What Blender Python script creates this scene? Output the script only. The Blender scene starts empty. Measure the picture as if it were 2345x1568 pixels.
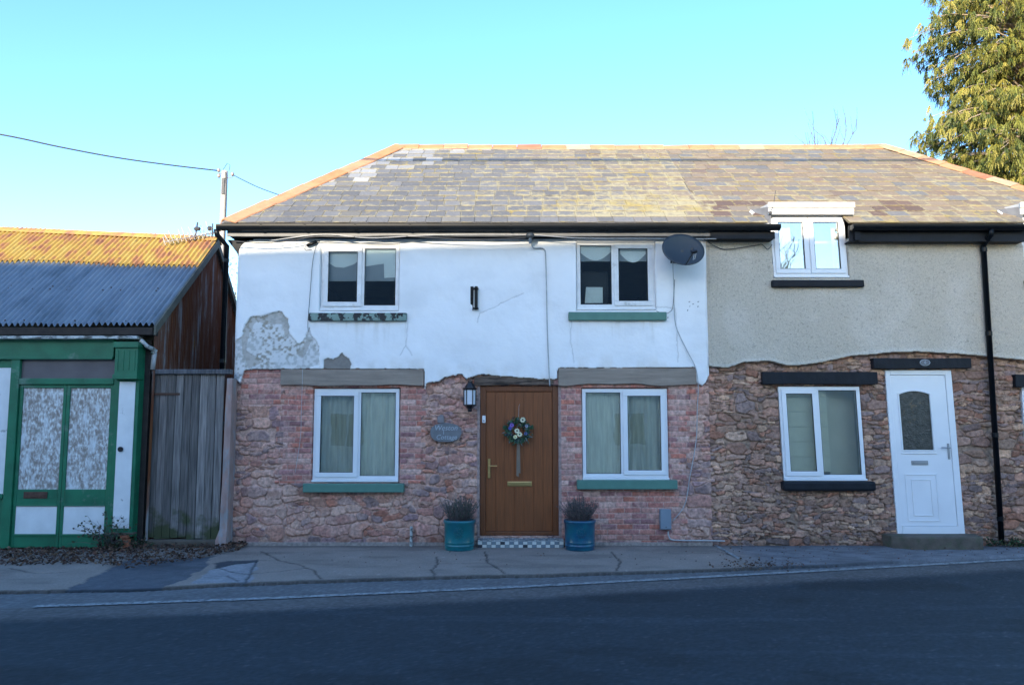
import bpy, math, random
import numpy as np
from mathutils import Vector
R = math.radians
random.seed(7)
S = bpy.context.scene
COL = S.collection

# ------------------------------------------------------------ camera, sky, sun, exposure
F, CX, CY, TH, CZ = 1824.0, 1172.5, 784.0, R(5.85), 1.68      # measured on the photograph at 2345 x 1568
cam = bpy.data.cameras.new('camera'); cam.sensor_width = 36; cam.lens = F/2345*36
cam.clip_start = .05; cam.clip_end = 3000
camo = bpy.data.objects.new('camera', cam); COL.objects.link(camo)
camo.location = (0, 0, CZ); camo.rotation_euler = (R(90)+TH, 0, 0); S.camera = camo

SUN_EL, SUN_AZ = 12.0, 15.0         # degrees; azimuth counted from straight behind the camera towards its left
sd = Vector((-math.sin(R(SUN_AZ))*math.cos(R(SUN_EL)), -math.cos(R(SUN_AZ))*math.cos(R(SUN_EL)), math.sin(R(SUN_EL))))
w = bpy.data.worlds.new('World'); S.world = w; w.use_nodes = True
wn = w.node_tree.nodes; wl = w.node_tree.links
bg = wn['Background']; sky = wn.new('ShaderNodeTexSky'); sky.sky_type = 'NISHITA'; sky.sun_disc = False
sky.sun_elevation = R(SUN_EL); sky.sun_rotation = R(180+SUN_AZ)
sky.air_density = 1.0; sky.dust_density = 0.6; sky.ozone_density = 2.5
hs = wn.new('ShaderNodeHueSaturation'); hs.inputs['Saturation'].default_value = 1.18; hs.inputs['Hue'].default_value = .506; wl.new(sky.outputs[0], hs.inputs['Color']); wl.new(hs.outputs[0], bg.inputs[0]); bg.inputs[1].default_value = 0.15
sl = bpy.data.lights.new('sun', 'SUN'); sl.energy = 2.2; sl.angle = R(.5); sl.color = (1, .87, .68)
so = bpy.data.objects.new('sun', sl); COL.objects.link(so); so.rotation_euler = sd.to_track_quat('Z', 'Y').to_euler()
S.view_settings.view_transform = 'Standard'; S.view_settings.look = 'None'
S.view_settings.exposure = 2.02; S.view_settings.gamma = 1

# ------------------------------------------------------------ measuring helpers
def ray(px, py):
    u, v = (px-CX)/F, (CY-py)/F
    return u, math.cos(TH)-v*math.sin(TH), math.sin(TH)+v*math.cos(TH)
def at(px, py, Y):
    a, b, c = ray(px, py); t = Y/b
    return Vector((a*t, Y, CZ+c*t))
def X(px, py, Y): return at(px, py, Y).x
def Z(py, Y): return at(CX, py, Y).z
def onground(px, py, z=0.0):
    a, b, c = ray(px, py); t = (z-CZ)/c
    return Vector((a*t, b*t, z))
WY = 11.30                          # the plane of the cottage fronts

# ------------------------------------------------------------ numpy noise
def vnoise(x, y, seed=0):
    xi = np.floor(x).astype(np.int64); yi = np.floor(y).astype(np.int64)
    xf = x-xi; yf = y-yi
    def h(a, b):
        n = (a*374761393 + b*668265263 + seed*1442695041) & 0xffffffff
        n = ((n ^ (n >> 13))*1274126177) & 0xffffffff
        return ((n ^ (n >> 16)) & 0xffff)/65535.0
    sx = xf*xf*(3-2*xf); sy = yf*yf*(3-2*yf)
    a = h(xi, yi)*(1-sx)+h(xi+1, yi)*sx; b = h(xi, yi+1)*(1-sx)+h(xi+1, yi+1)*sx
    return a*(1-sy)+b*sy
def fbm(x, y, seed=0, o=4):
    r = 0; a = .5; t = 0
    for k in range(o):
        r = r+a*vnoise(x*2**k, y*2**k, seed+k*17); t += a; a *= .5
    return r/t
def inpoly(x, y, poly):
    c = np.zeros(np.shape(x), bool); n = len(poly)
    for i in range(n):
        x1, y1 = poly[i]; x2, y2 = poly[(i+1) % n]
        if y1 == y2: continue
        k = ((y1 > y) != (y2 > y)) & (x < (x2-x1)*(y-y1)/(y2-y1)+x1)
        c ^= k
    return c
def segdist(x, y, pts):
    d = np.full(np.shape(x), 1e9)
    for (ax, ay), (bx, by) in zip(pts[:-1], pts[1:]):
        dx, dy = bx-ax, by-ay; t = np.clip(((x-ax)*dx+(y-ay)*dy)/(dx*dx+dy*dy+1e-9), 0, 1)
        d = np.minimum(d, np.hypot(x-ax-t*dx, y-ay-t*dy))
    return d
def sstep(a, b, x):
    t = np.clip((x-a)/(b-a), 0, 1); return t*t*(3-2*t)

# ------------------------------------------------------------ materials
def mat(name, col, rough=.7, var=.15, scale=6, bump=.0, bscale=60, metal=0., col2=None, thr=None, attr=False, spec=.5, stretch=None, coat=0, sss=0, detail=6):
    m = bpy.data.materials.new(name); m.use_nodes = True
    nt = m.node_tree; N = nt.nodes; L = nt.links; b = N['Principled BSDF']
    b.inputs['Roughness'].default_value = rough; b.inputs['Metallic'].default_value = metal
    b.inputs['Specular IOR Level'].default_value = spec; b.inputs['Coat Weight'].default_value = coat
    tc = N.new('ShaderNodeTexCoord'); mp = N.new('ShaderNodeMapping'); L.new(tc.outputs['Object'], mp.inputs[0])
    if stretch: mp.inputs['Scale'].default_value = stretch
    n1 = N.new('ShaderNodeTexNoise'); n1.inputs['Scale'].default_value = scale; n1.inputs['Detail'].default_value = detail
    L.new(mp.outputs[0], n1.inputs[0])
    mr = N.new('ShaderNodeMapRange'); mr.inputs[1].default_value = .25; mr.inputs[2].default_value = .75
    mr.inputs[3].default_value = 1-var; mr.inputs[4].default_value = 1+var; L.new(n1.outputs[0], mr.inputs[0])
    if attr:
        src = N.new('ShaderNodeAttribute'); src.attribute_name = 'Col'; out = src.outputs['Color']
    else:
        src = N.new('ShaderNodeRGB'); src.outputs[0].default_value = (*col, 1); out = src.outputs[0]
    if col2:
        cr = N.new('ShaderNodeMapRange'); lo, hi = thr or (.5, .6); cr.inputs[1].default_value = lo; cr.inputs[2].default_value = hi
        n3 = N.new('ShaderNodeTexNoise'); n3.inputs['Scale'].default_value = scale*.7; n3.inputs['Detail'].default_value = 9; n3.inputs['Roughness'].default_value = .65
        L.new(mp.outputs[0], n3.inputs[0]); L.new(n3.outputs[0], cr.inputs[0])
        mx = N.new('ShaderNodeMix'); mx.data_type = 'RGBA'; L.new(cr.outputs[0], mx.inputs[0]); L.new(out, mx.inputs[6]); mx.inputs[7].default_value = (*col2, 1)
        out = mx.outputs[2]
    vm = N.new('ShaderNodeVectorMath'); vm.operation = 'SCALE'; L.new(out, vm.inputs[0]); L.new(mr.outputs[0], vm.inputs['Scale'])
    L.new(vm.outputs[0], b.inputs['Base Color'])
    if bump:
        n2 = N.new('ShaderNodeTexNoise'); n2.inputs['Scale'].default_value = bscale; n2.inputs['Detail'].default_value = 5; L.new(mp.outputs[0], n2.inputs[0])
        bp = N.new('ShaderNodeBump'); bp.inputs['Strength'].default_value = min(1, bump); bp.inputs['Distance'].default_value = .01
        L.new(n2.outputs[0], bp.inputs['Height']); L.new(bp.outputs[0], b.inputs['Normal'])
    return m
def mossy(m):
    """moss creeping up from the foot of the boards, broken up by noise"""
    nt = m.node_tree; N = nt.nodes; L = nt.links; b = N['Principled BSDF']; src = b.inputs['Base Color'].links[0].from_socket
    g = N.new('ShaderNodeNewGeometry'); sp = N.new('ShaderNodeSeparateXYZ'); L.new(g.outputs['Position'], sp.inputs[0])
    nz = N.new('ShaderNodeTexNoise'); nz.inputs['Scale'].default_value = 5; nz.inputs['Detail'].default_value = 7; L.new(g.outputs['Position'], nz.inputs[0])
    a = N.new('ShaderNodeMath'); a.operation = 'MULTIPLY_ADD'; L.new(nz.outputs[0], a.inputs[0]); a.inputs[1].default_value = -1.5; L.new(sp.outputs[2], a.inputs[2])
    mr = N.new('ShaderNodeMapRange'); mr.inputs[1].default_value = -.25; mr.inputs[2].default_value = -.5; L.new(a.outputs[0], mr.inputs[0])
    mx = N.new('ShaderNodeMix'); mx.data_type = 'RGBA'; L.new(mr.outputs[0], mx.inputs[0]); L.new(src, mx.inputs[6]); mx.inputs[7].default_value = (.06, .07, .03, 1); L.new(mx.outputs[2], b.inputs['Base Color'])
    return m
def glass_mat(name, tint=(.9, .95, .95), refl=.12):
    m = bpy.data.materials.new(name); m.use_nodes = True; nt = m.node_tree; N = nt.nodes; L = nt.links
    N.remove(N['Principled BSDF']); o = N['Material Output']
    t = N.new('ShaderNodeBsdfTransparent'); t.inputs[0].default_value = (*tint, 1)
    g = N.new('ShaderNodeBsdfGlossy'); g.inputs['Roughness'].default_value = .01; g.inputs[0].default_value = (1, 1, 1, 1)
    f = N.new('ShaderNodeFresnel'); f.inputs[0].default_value = 1.5
    a = N.new('ShaderNodeMath'); a.operation = 'ADD'; a.inputs[1].default_value = refl-.04; L.new(f.outputs[0], a.inputs[0])
    x = N.new('ShaderNodeMixShader'); L.new(a.outputs[0], x.inputs[0]); L.new(t.outputs[0], x.inputs[1]); L.new(g.outputs[0], x.inputs[2])
    tc = N.new('ShaderNodeTexCoord'); nz = N.new('ShaderNodeTexNoise'); nz.inputs['Scale'].default_value = 2.2; L.new(tc.outputs['Object'], nz.inputs[0])
    bp = N.new('ShaderNodeBump'); bp.inputs['Strength'].default_value = .02; bp.inputs['Distance'].default_value = .05; L.new(nz.outputs[0], bp.inputs['Height']); L.new(bp.outputs[0], g.inputs['Normal'])
    L.new(x.outputs[0], o.inputs[0]); return m
M = {
 'upvc': mat('white_upvc', (.78, .79, .8), .3, .04, 3),
 'upvc_dirty': mat('weathered_upvc', (.74, .75, .75), .4, .1, 9, col2=(.5, .5, .47), thr=(.6, .72)),
 'black_plastic': mat('black_plastic', (.005, .007, .010), .32, .3, 8, spec=.2),
 'black_paint': mat('black_paint', (.010, .012, .017), .6, .35, 8, .3, 50, spec=.25),
 'green_sill': mat('green_sill_paint', (.085, .21, .165), .55, .12, 9, .1, 60),
 'green_flaking': mat('flaking_green_paint', (.2, .3, .26), .6, .15, 12, .3, 60, col2=(.012, .016, .018), thr=(.5, .515)),
 'beam': mat('weathered_beam', (.31, .25, .2), .85, .22, 5, .5, 40, stretch=(.5, 3, 5), col2=(.2, .16, .13), thr=(.5, .8)),
 'old_wood': mat('rotten_wood', (.17, .12, .09), .9, .5, 8, 1, 40, stretch=(.6, 3, 6), col2=(.03, .022, .018), thr=(.5, .6)),
 'gate': mossy(mat('grey_gate_boards', (.155, .145, .15), .85, .65, 3.5, .9, 30, stretch=(11, 2, .6), attr=True)),
 'brown_door': mat('brown_door', (.21, .062, .014), .45, .28, 4, .12, 40, stretch=(14, 2, .8)),
 'brown_frame': mat('brown_door_frame', (.16, .048, .012), .45, .25, 4, .12, 40, stretch=(12, 2, .8)),
 'brass': mat('brass', (.75, .5, .2), .28, .08, 6, metal=1),
 'chrome': mat('chrome', (.3, .31, .33), .35, .1, 6, metal=.7),
 'render': mat('painted_render', (.8, .8, .8), .8, .05, 1.6, .35, 25, attr=True),
 'dash': mat('pebble_dash', (.4, .38, .33), .95, .2, 85, 1., 90, attr=True, detail=3),
 'stone': mat('rubble_stone', (.3, .2, .17), .9, .42, 24, 1, 60, attr=True),
 'slate': None,
 'hip': mat('orange_ridge_tile', (.6, .25, .1), .7, .18, 7, .2, 40, attr=True),
 'concrete': mat('pavement', (.2, .19, .185), .9, .22, 45, .5, 120, attr=True),
 'step_stone': mat('mossy_concrete', (.11, .09, .07), .9, .3, 8, .6, 60, col2=(.075, .085, .05), thr=(.5, .65)),
 'white_line': mat('worn_road_paint', (.34, .35, .35), .8, .25, 30, .5, 200, col2=(.13, .135, .14), thr=(.45, .6)),
 'shop_green': mat('shop_green_paint', (.012, .15, .075), .42, .28, 4, .2, 30, stretch=(1, 1, 1), col2=(.12, .22, .17), thr=(.6, .7)),
 'shop_white': mat('shop_white_panel', (.72, .74, .74), .55, .1, 5, .1, 30, col2=(.35, .36, .35), thr=(.66, .7)),
 'dark_timber': mat('dark_eaves_timber', (.03, .022, .018), .8, .4, 8, .4, 40),
 'pale_trim': mat('flaking_white_trim', (.5, .52, .5), .7, .3, 12, .3, 40, col2=(.09, .09, .08), thr=(.5, .6), stretch=(1, 3, 3)),
 'dim_transom': mat('dusty_transom_glass', (.12, .105, .11), .35, .2, 4),
 'teal': mat('teal_glaze', (.004, .15, .17), .3, .3, 5, .05, 20, coat=.15, col2=(.003, .075, .15), thr=(.5, .8)),
 'teal_b': mat('blue_teal_glaze', (.004, .115, .16), .28, .3, 4, .05, 20, coat=.2, col2=(.003, .05, .13), thr=(.4, .62)),
 'soil': mat('soil', (.04, .03, .02), 1, .3, 30, .8, 60),
 'lamp_black': mat('lantern_black', (.01, .011, .014), .35, .2, 8),
 'lamp_glass': mat('frosted_lantern_glass', (.72, .75, .8), .35, .03, 8),
 'slate_sign': mat('slate_plaque', (.15, .155, .165), .6, .25, 12, .4, 50),
 'sign_paint': mat('grey_lettering', (.42, .47, .5), .7, .2, 60),
 'sign_stone': mat('hanger_stone', (.24, .21, .21), .85, .2, 20, .5, 40),
 'dish': mat('dish_metal', (.03, .038, .046), .5, .12, 6),
 'cable_w': mat('pale_cable', (.42, .42, .42), .6, .2, 20),
 'cable_d': mat('dark_cable', (.06, .06, .065), .6, .2, 20),
 'grey_box': mat('grey_meter_box', (.19, .235, .28), .5, .08, 6),
 'fascia_grey': mat('grey_fascia', (.16, .16, .165), .6, .25, 6, .2, 30),
 'curtain': mat('net_curtain', (.78, .75, .62), .9, .2, 8, stretch=(5, 1, .4)),
 'curtain_dull': mat('dull_curtain', (.58, .56, .46), .9, .25, 6, stretch=(6, 1, .4)),
 'blind_grey': mat('grey_roller_blind', (.36, .38, .42), .9, .06, 6),
 'sky_white': mat('sky_reflection_white', (.95, .95, .95), .9, .04, 6),
 'blind_cream': mat('cream_roman_blind', (.66, .62, .47), .9, .08, 6),
 'room': mat('room_plaster', (.55, .5, .38), .9, .1, 3),
 'dark_room': mat('dark_furniture', (.02, .02, .022), .7, .3, 3),
 'pane_gleam': mat('white_gleam', (.85, .88, .86), .3, .06, 20),
 'door_glass': mat('obscure_glass', (.035, .035, .03), .16, .9, 16, 1, 45, col2=(.12, .08, .04), thr=(.58, .68)),
 'lead': mat('lead_sheet', (.13, .135, .15), .55, .25, 9, .2, 20),
 'white_paint': mat('white_timber_paint', (.72, .7, .66), .6, .12, 9, .15, 40, col2=(.45, .42, .36), thr=(.62, .7)),
 'zinc': None, 'rust': None,
 'pole': mat('pole_timber', (.42, .38, .34), .8, .2, 8, .4, 40, stretch=(3, 3, .5)),
 'porcelain': mat('insulator', (.25, .2, .18), .3, .1, 8),
 'alu': mat('dull_aluminium', (.6, .58, .54), .45, .2, 12, metal=.6),
 'bark': mat('bark', (.2, .14, .09), .9, .3, 8, .8, 30, stretch=(3, 3, .6)),
 'bark_pale': mat('pale_branch', (.34, .27, .2), .9, .3, 8, .5, 30),
 'twig': mat('twig_bark', (.13, .1, .1), .9, .3, 8),
 'needle': mat('conifer_sprays', (.13, .14, .03), .65, .3, 3, attr=True),
 'leaf': mat('small_leaves', (.05, .07, .02), .6, .3, 8, attr=True),
 'litter': mat('dead_leaves', (.1, .05, .03), .85, .3, 8, attr=True),
 'pink': mat('pink_render', (.36, .24, .21), .9, .2, 6, .5, 40, col2=(.3, .29, .29), thr=(.48, .6), stretch=(2, 2, .8)),
 'terracotta': mat('terracotta', (.3, .1, .05), .8, .3, 8, .4, 40),
 'opp_wall': mat('cream_render', (.68, .68, .66), .9, .12, 3, .3, 30),
 'opp_roof': mat('grey_roof', (.1, .1, .105), .8, .2, 6, .3, 20),
 'ground': mat('earth_and_grass', (.06, .075, .03), .95, .35, 3, .5, 20),
 'iron': mat('rusty_iron', (.09, .045, .03), .8, .4, 20, .4, 60),
 'wall_back': mat('plain_masonry', (.22, .18, .16), .9, .2, 4, .4, 30),
 'obj_attr': mat('painted_pieces', (.5, .5, .5), .5, .12, 20, attr=True),
}
GL = glass_mat('window_glass', refl=.09); GLB = glass_mat('bright_window_glass', refl=.3)

def slate_material():
    m = bpy.data.materials.new('lichened_slate'); m.use_nodes = True; nt = m.node_tree; N = nt.nodes; L = nt.links; b = N['Principled BSDF']
    b.inputs['Roughness'].default_value = .6; b.inputs['Specular IOR Level'].default_value = .4
    at_ = N.new('ShaderNodeAttribute'); at_.attribute_name = 'Col'
    uv = N.new('ShaderNodeAttribute'); uv.attribute_name = 'SUV'          # x,y inside the slate, z = how lichened this slate is
    sp = N.new('ShaderNodeSeparateXYZ'); L.new(uv.outputs['Vector'], sp.inputs[0])
    tc = N.new('ShaderNodeTexCoord')
    def math_(op, a, bb=None, c=None):
        n = N.new('ShaderNodeMath'); n.operation = op
        for i, v in enumerate((a, bb, c)):
            if v is None: continue
            if isinstance(v, (int, float)): n.inputs[i].default_value = v
            else: L.new(v, n.inputs[i])
        return n.outputs[0]
    ex = math_('MULTIPLY', math_('ABSOLUTE', math_('SUBTRACT', sp.outputs[0], .5)), 2)
    ey = math_('SUBTRACT', 1, math_('MULTIPLY', sp.outputs[1], 1.9))
    edge = math_('MAXIMUM', math_('POWER', ex, 8), math_('POWER', math_('MAXIMUM', ey, 0), 6))
    nz = N.new('ShaderNodeTexNoise'); nz.inputs['Scale'].default_value = 9; nz.inputs['Detail'].default_value = 8; nz.inputs['Roughness'].default_value = .7; L.new(tc.outputs['Object'], nz.inputs[0])
    v = math_('ADD', math_('ADD', math_('MULTIPLY', edge, .22), math_('MULTIPLY', sp.outputs[2], .42)), nz.outputs[0])
    mr = N.new('ShaderNodeMapRange'); mr.inputs[1].default_value = .72; mr.inputs[2].default_value = .95; L.new(v, mr.inputs[0])
    n2 = N.new('ShaderNodeTexNoise'); n2.inputs['Scale'].default_value = 2.5; L.new(tc.outputs['Object'], n2.inputs[0])
    lc = N.new('ShaderNodeMix'); lc.data_type = 'RGBA'; mr2 = N.new('ShaderNodeMapRange'); mr2.inputs[1].default_value = .5; mr2.inputs[2].default_value = .68; L.new(n2.outputs[0], mr2.inputs[0])
    L.new(mr2.outputs[0], lc.inputs[0]); lc.inputs[6].default_value = (.38, .33, .2, 1); lc.inputs[7].default_value = (.36, .28, .1, 1)
    mx = N.new('ShaderNodeMix'); mx.data_type = 'RGBA'; L.new(mr.outputs[0], mx.inputs[0]); L.new(at_.outputs['Color'], mx.inputs[6]); L.new(lc.outputs[2], mx.inputs[7])
    n3 = N.new('ShaderNodeTexNoise'); n3.inputs['Scale'].default_value = 30; n3.inputs['Detail'].default_value = 5; L.new(tc.outputs['Object'], n3.inputs[0])
    sc = N.new('ShaderNodeVectorMath'); sc.operation = 'SCALE'; L.new(mx.outputs[2], sc.inputs[0]); L.new(math_('ADD', math_('MULTIPLY', n3.outputs[0], .7), .65), sc.inputs['Scale'])
    L.new(sc.outputs[0], b.inputs['Base Color'])
    bp = N.new('ShaderNodeBump'); bp.inputs['Strength'].default_value = .4; bp.inputs['Distance'].default_value = .006; L.new(n3.outputs[0], bp.inputs['Height']); L.new(bp.outputs[0], b.inputs['Normal'])
    return m
M['slate'] = slate_material()

def ramp_mat(name, stops, scale, stretch, rough=.6, metal=0, bump=.2, extra=None, thr=(.5, .6), escale=6, estretch=None):
    """noise through a colour ramp, with an optional second patchy colour"""
    m = bpy.data.materials.new(name); m.use_nodes = True; nt = m.node_tree; N = nt.nodes; L = nt.links; b = N['Principled BSDF']
    b.inputs['Roughness'].default_value = rough; b.inputs['Metallic'].default_value = metal
    tc = N.new('ShaderNodeTexCoord'); mp = N.new('ShaderNodeMapping'); mp.inputs['Scale'].default_value = stretch; L.new(tc.outputs['Object'], mp.inputs[0])
    nz = N.new('ShaderNodeTexNoise'); nz.inputs['Scale'].default_value = scale; nz.inputs['Detail'].default_value = 9; nz.inputs['Roughness'].default_value = .62; L.new(mp.outputs[0], nz.inputs[0])
    cr = N.new('ShaderNodeValToRGB'); e = cr.color_ramp.elements
    e[0].position = stops[0][0]; e[0].color = (*stops[0][1], 1); e[1].position = stops[-1][0]; e[1].color = (*stops[-1][1], 1)
    for p, c in stops[1:-1]:
        k = e.new(p); k.color = (*c, 1)
    L.new(nz.outputs[0], cr.inputs[0]); out = cr.outputs[0]
    if extra:
        mp2 = N.new('ShaderNodeMapping'); mp2.inputs['Scale'].default_value = estretch or stretch; mp2.inputs['Location'].default_value = (3.3, 1.2, 7.7); L.new(tc.outputs['Object'], mp2.inputs[0])
        n2 = N.new('ShaderNodeTexNoise'); n2.inputs['Scale'].default_value = escale; n2.inputs['Detail'].default_value = 9; n2.inputs['Roughness'].default_value = .65; L.new(mp2.outputs[0], n2.inputs[0])
        mr = N.new('ShaderNodeMapRange'); mr.inputs[1].default_value = thr[0]; mr.inputs[2].default_value = thr[1]; L.new(n2.outputs[0], mr.inputs[0])
        mx = N.new('ShaderNodeMix'); mx.data_type = 'RGBA'; L.new(mr.outputs[0], mx.inputs[0]); L.new(out, mx.inputs[6]); mx.inputs[7].default_value = (*extra, 1); out = mx.outputs[2]
    L.new(out, b.inputs['Base Color'])
    bp = N.new('ShaderNodeBump'); bp.inputs['Strength'].default_value = bump; bp.inputs['Distance'].default_value = .01; L.new(nz.outputs[0], bp.inputs['Height']); L.new(bp.outputs[0], b.inputs['Normal'])
    return m
M['rust'] = ramp_mat('rusty_lichened_sheet', [(.3, (.3, .13, .08)), (.42, (.46, .22, .09)), (.52, (.52, .34, .07)), (.72, (.56, .41, .12))], 2.6, (2.2, 1, 1), .75, 0, .3, extra=(.12, .07, .06), thr=(.6, .74), escale=4, estretch=(5, 1.2, 1.2))
M['zinc'] = ramp_mat('weathered_zinc_sheet', [(.3, (.17, .19, .21)), (.5, (.27, .29, .32)), (.7, (.33, .35, .37))], 1.2, (3, 1, 1), .45, .25, .05, extra=(.12, .14, .15), thr=(.64, .76), escale=5, estretch=(6, 2, 2))
M['rust_wall'] = ramp_mat('rusted_wall_sheet', [(.36, (.3, .28, .28)), (.44, (.2, .1, .07)), (.54, (.16, .045, .017)), (.72, (.22, .075, .02))], 2.2, (1, 2.4, .35), .85, 0, .4, extra=(.26, .14, .05), thr=(.62, .7), escale=4, estretch=(1, 3, .4))
M['whitewash'] = ramp_mat('peeling_whitewash', [(.36, (.26, .22, .19)), (.47, (.35, .31, .28)), (.55, (.55, .54, .52)), (.64, (.76, .78, .77))], 26, (1.2, 1, .65), .4, 0, .2, extra=(.7, .73, .74), thr=(.5, .66), escale=7, estretch=(1.6, 1, .45))
def asphalt_material():
    m = mat('asphalt', (.05, .05, .05), .85, .12, 5, .6, 260, attr=True)
    return m
M['asphalt'] = asphalt_material()

# ------------------------------------------------------------ mesh builder
class MB:
    def __init__(s): s.v = []; s.f = []; s.c = []; s.col = (.5, .5, .5); s.suv = None
    def add(s, vs, fs):
        n = len(s.v); s.v += [tuple(p) for p in vs]; s.f += [tuple(i+n for i in f) for f in fs]; s.c += [s.col]*len(vs); return s
    def box(s, x0, x1, y0, y1, z0, z1):
        return s.add([(x0, y0, z0), (x1, y0, z0), (x1, y1, z0), (x0, y1, z0), (x0, y0, z1), (x1, y0, z1), (x1, y1, z1), (x0, y1, z1)],
              [(0, 3, 2, 1), (4, 5, 6, 7), (0, 1, 5, 4), (1, 2, 6, 5), (2, 3, 7, 6), (3, 0, 4, 7)])
    def prism(s, poly, a0, a1, axis='y'):          # polygon in the two other axes, extruded along axis
        n = len(poly); P = []
        for a in (a0, a1):
            for u, v in poly: P.append({'y': (u, a, v), 'x': (a, u, v), 'z': (u, v, a)}[axis])
        fs = [tuple(range(n)), tuple(range(2*n-1, n-1, -1))]+[(i, i+n, (i+1) % n+n, (i+1) % n) for i in range(n)]
        return s.add(P, fs)
    def tube(s, pts, r, n=8, r2=None, caps=True):
        pts = [Vector(p) for p in pts]; k = len(pts); rings = []
        up = Vector((0, 0, 1)); prev = None
        for i, p in enumerate(pts):
            t = (pts[min(i+1, k-1)]-pts[max(i-1, 0)]).normalized()
            if prev is None:
                a = t.cross(up); a = t.cross(Vector((1, 0, 0))) if a.length < .1 else a
            else: a = prev-t*prev.dot(t)
            if a.length < 1e-6: a = t.cross(Vector((0, 1, 0)))
            a.normalize(); prev = a; b = t.cross(a)
            if isinstance(r, (list, tuple)): rr = r[i]
            else: rr = r if r2 is None else r+(r2-r)*i/(k-1)
            rings.append([p+(a*math.cos(2*math.pi*j/n)+b*math.sin(2*math.pi*j/n))*rr for j in range(n)])
        V = [q for g in rings for q in g]
        fs = [(i*n+j, i*n+(j+1) % n, (i+1)*n+(j+1) % n, (i+1)*n+j) for i in range(k-1) for j in range(n)]
        if caps: fs += [tuple(range(n-1, -1, -1)), tuple((k-1)*n+j for j in range(n))]
        return s.add(V, fs)
    def lathe(s, prof, c, n=32):
        V = []; k = len(prof)
        for r, z in prof:
            for j in range(n): a = 2*math.pi*j/n; V.append((c[0]+r*math.cos(a), c[1]+r*math.sin(a), c[2]+z))
        fs = [(i*n+j, i*n+(j+1) % n, (i+1)*n+(j+1) % n, (i+1)*n+j) for i in range(k-1) for j in range(n)]
        return s.add(V, fs)
    def ring(s, c, r0, r1, y0, y1, n=24):
        for j in range(n):
            a, b = 2*math.pi*j/n, 2*math.pi*(j+1)/n
            q = [(r0*math.cos(a), r0*math.sin(a)), (r1*math.cos(a), r1*math.sin(a)), (r1*math.cos(b), r1*math.sin(b)), (r0*math.cos(b), r0*math.sin(b))]
            s.prism([(c[0]+u, c[1]+v) for u, v in q], y0, y1)
        return s
    def ball(s, c, r, n=8, sc=(1, 1, 1)):
        V = []; fs = []
        for i in range(n+1):
            for j in range(n*2):
                a = math.pi*i/n; b = math.pi*j/n; V.append((c[0]+r*sc[0]*math.sin(a)*math.cos(b), c[1]+r*sc[1]*math.sin(a)*math.sin(b), c[2]+r*sc[2]*math.cos(a)))
        for i in range(n):
            for j in range(n*2): fs.append((i*n*2+j, (i+1)*n*2+j, (i+1)*n*2+(j+1) % (n*2), i*n*2+(j+1) % (n*2)))
        return s.add(V, fs)
    def build(s, name, m, parent=None, bevel=0, smooth=False):
        me = bpy.data.meshes.new(name); me.from_pydata(s.v, [], s.f); me.materials.append(m)
        a = me.color_attributes.new('Col', 'FLOAT_COLOR', 'POINT')
        a.data.foreach_set('color', np.array([(*c, 1) for c in s.c], dtype=np.float32).ravel())
        if s.suv:
            b = me.attributes.new('SUV', 'FLOAT_VECTOR', 'POINT'); b.data.foreach_set('vector', np.array(s.suv, dtype=np.float32).ravel())
        if smooth: me.polygons.foreach_set('use_smooth', [True]*len(me.polygons))
        o = bpy.data.objects.new(name, me); COL.objects.link(o)
        if parent: o.parent = parent; o.matrix_parent_inverse = parent_inv(parent)
        if bevel:
            bm_ = o.modifiers.new('bevel', 'BEVEL'); bm_.width = bevel; bm_.segments = 2; bm_.limit_method = 'ANGLE'
        return o
def parent_inv(p):
    from mathutils import Matrix
    mtx = Matrix.Identity(4); q = p
    chain = []
    while q: chain.append(q); q = q.parent
    for q in reversed(chain): mtx = mtx @ (q.matrix_parent_inverse if q.parent else Matrix.Identity(4)) @ Matrix.LocRotScale(q.location, q.rotation_euler, q.scale)
    return mtx.inverted()
def thing(name, label, cat, loc=(0, 0, 0), group=None):
    o = bpy.data.objects.new(name, None); COL.objects.link(o); o.location = loc; o.empty_display_size = .2
    o['label'] = label; o['category'] = cat
    if group: o['group'] = group
    return o
def tag(o, label, cat, group=None, kind=None):
    o['label'] = label; o['category'] = cat
    if group: o['group'] = group
    if kind: o['kind'] = kind
    return o
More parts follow.
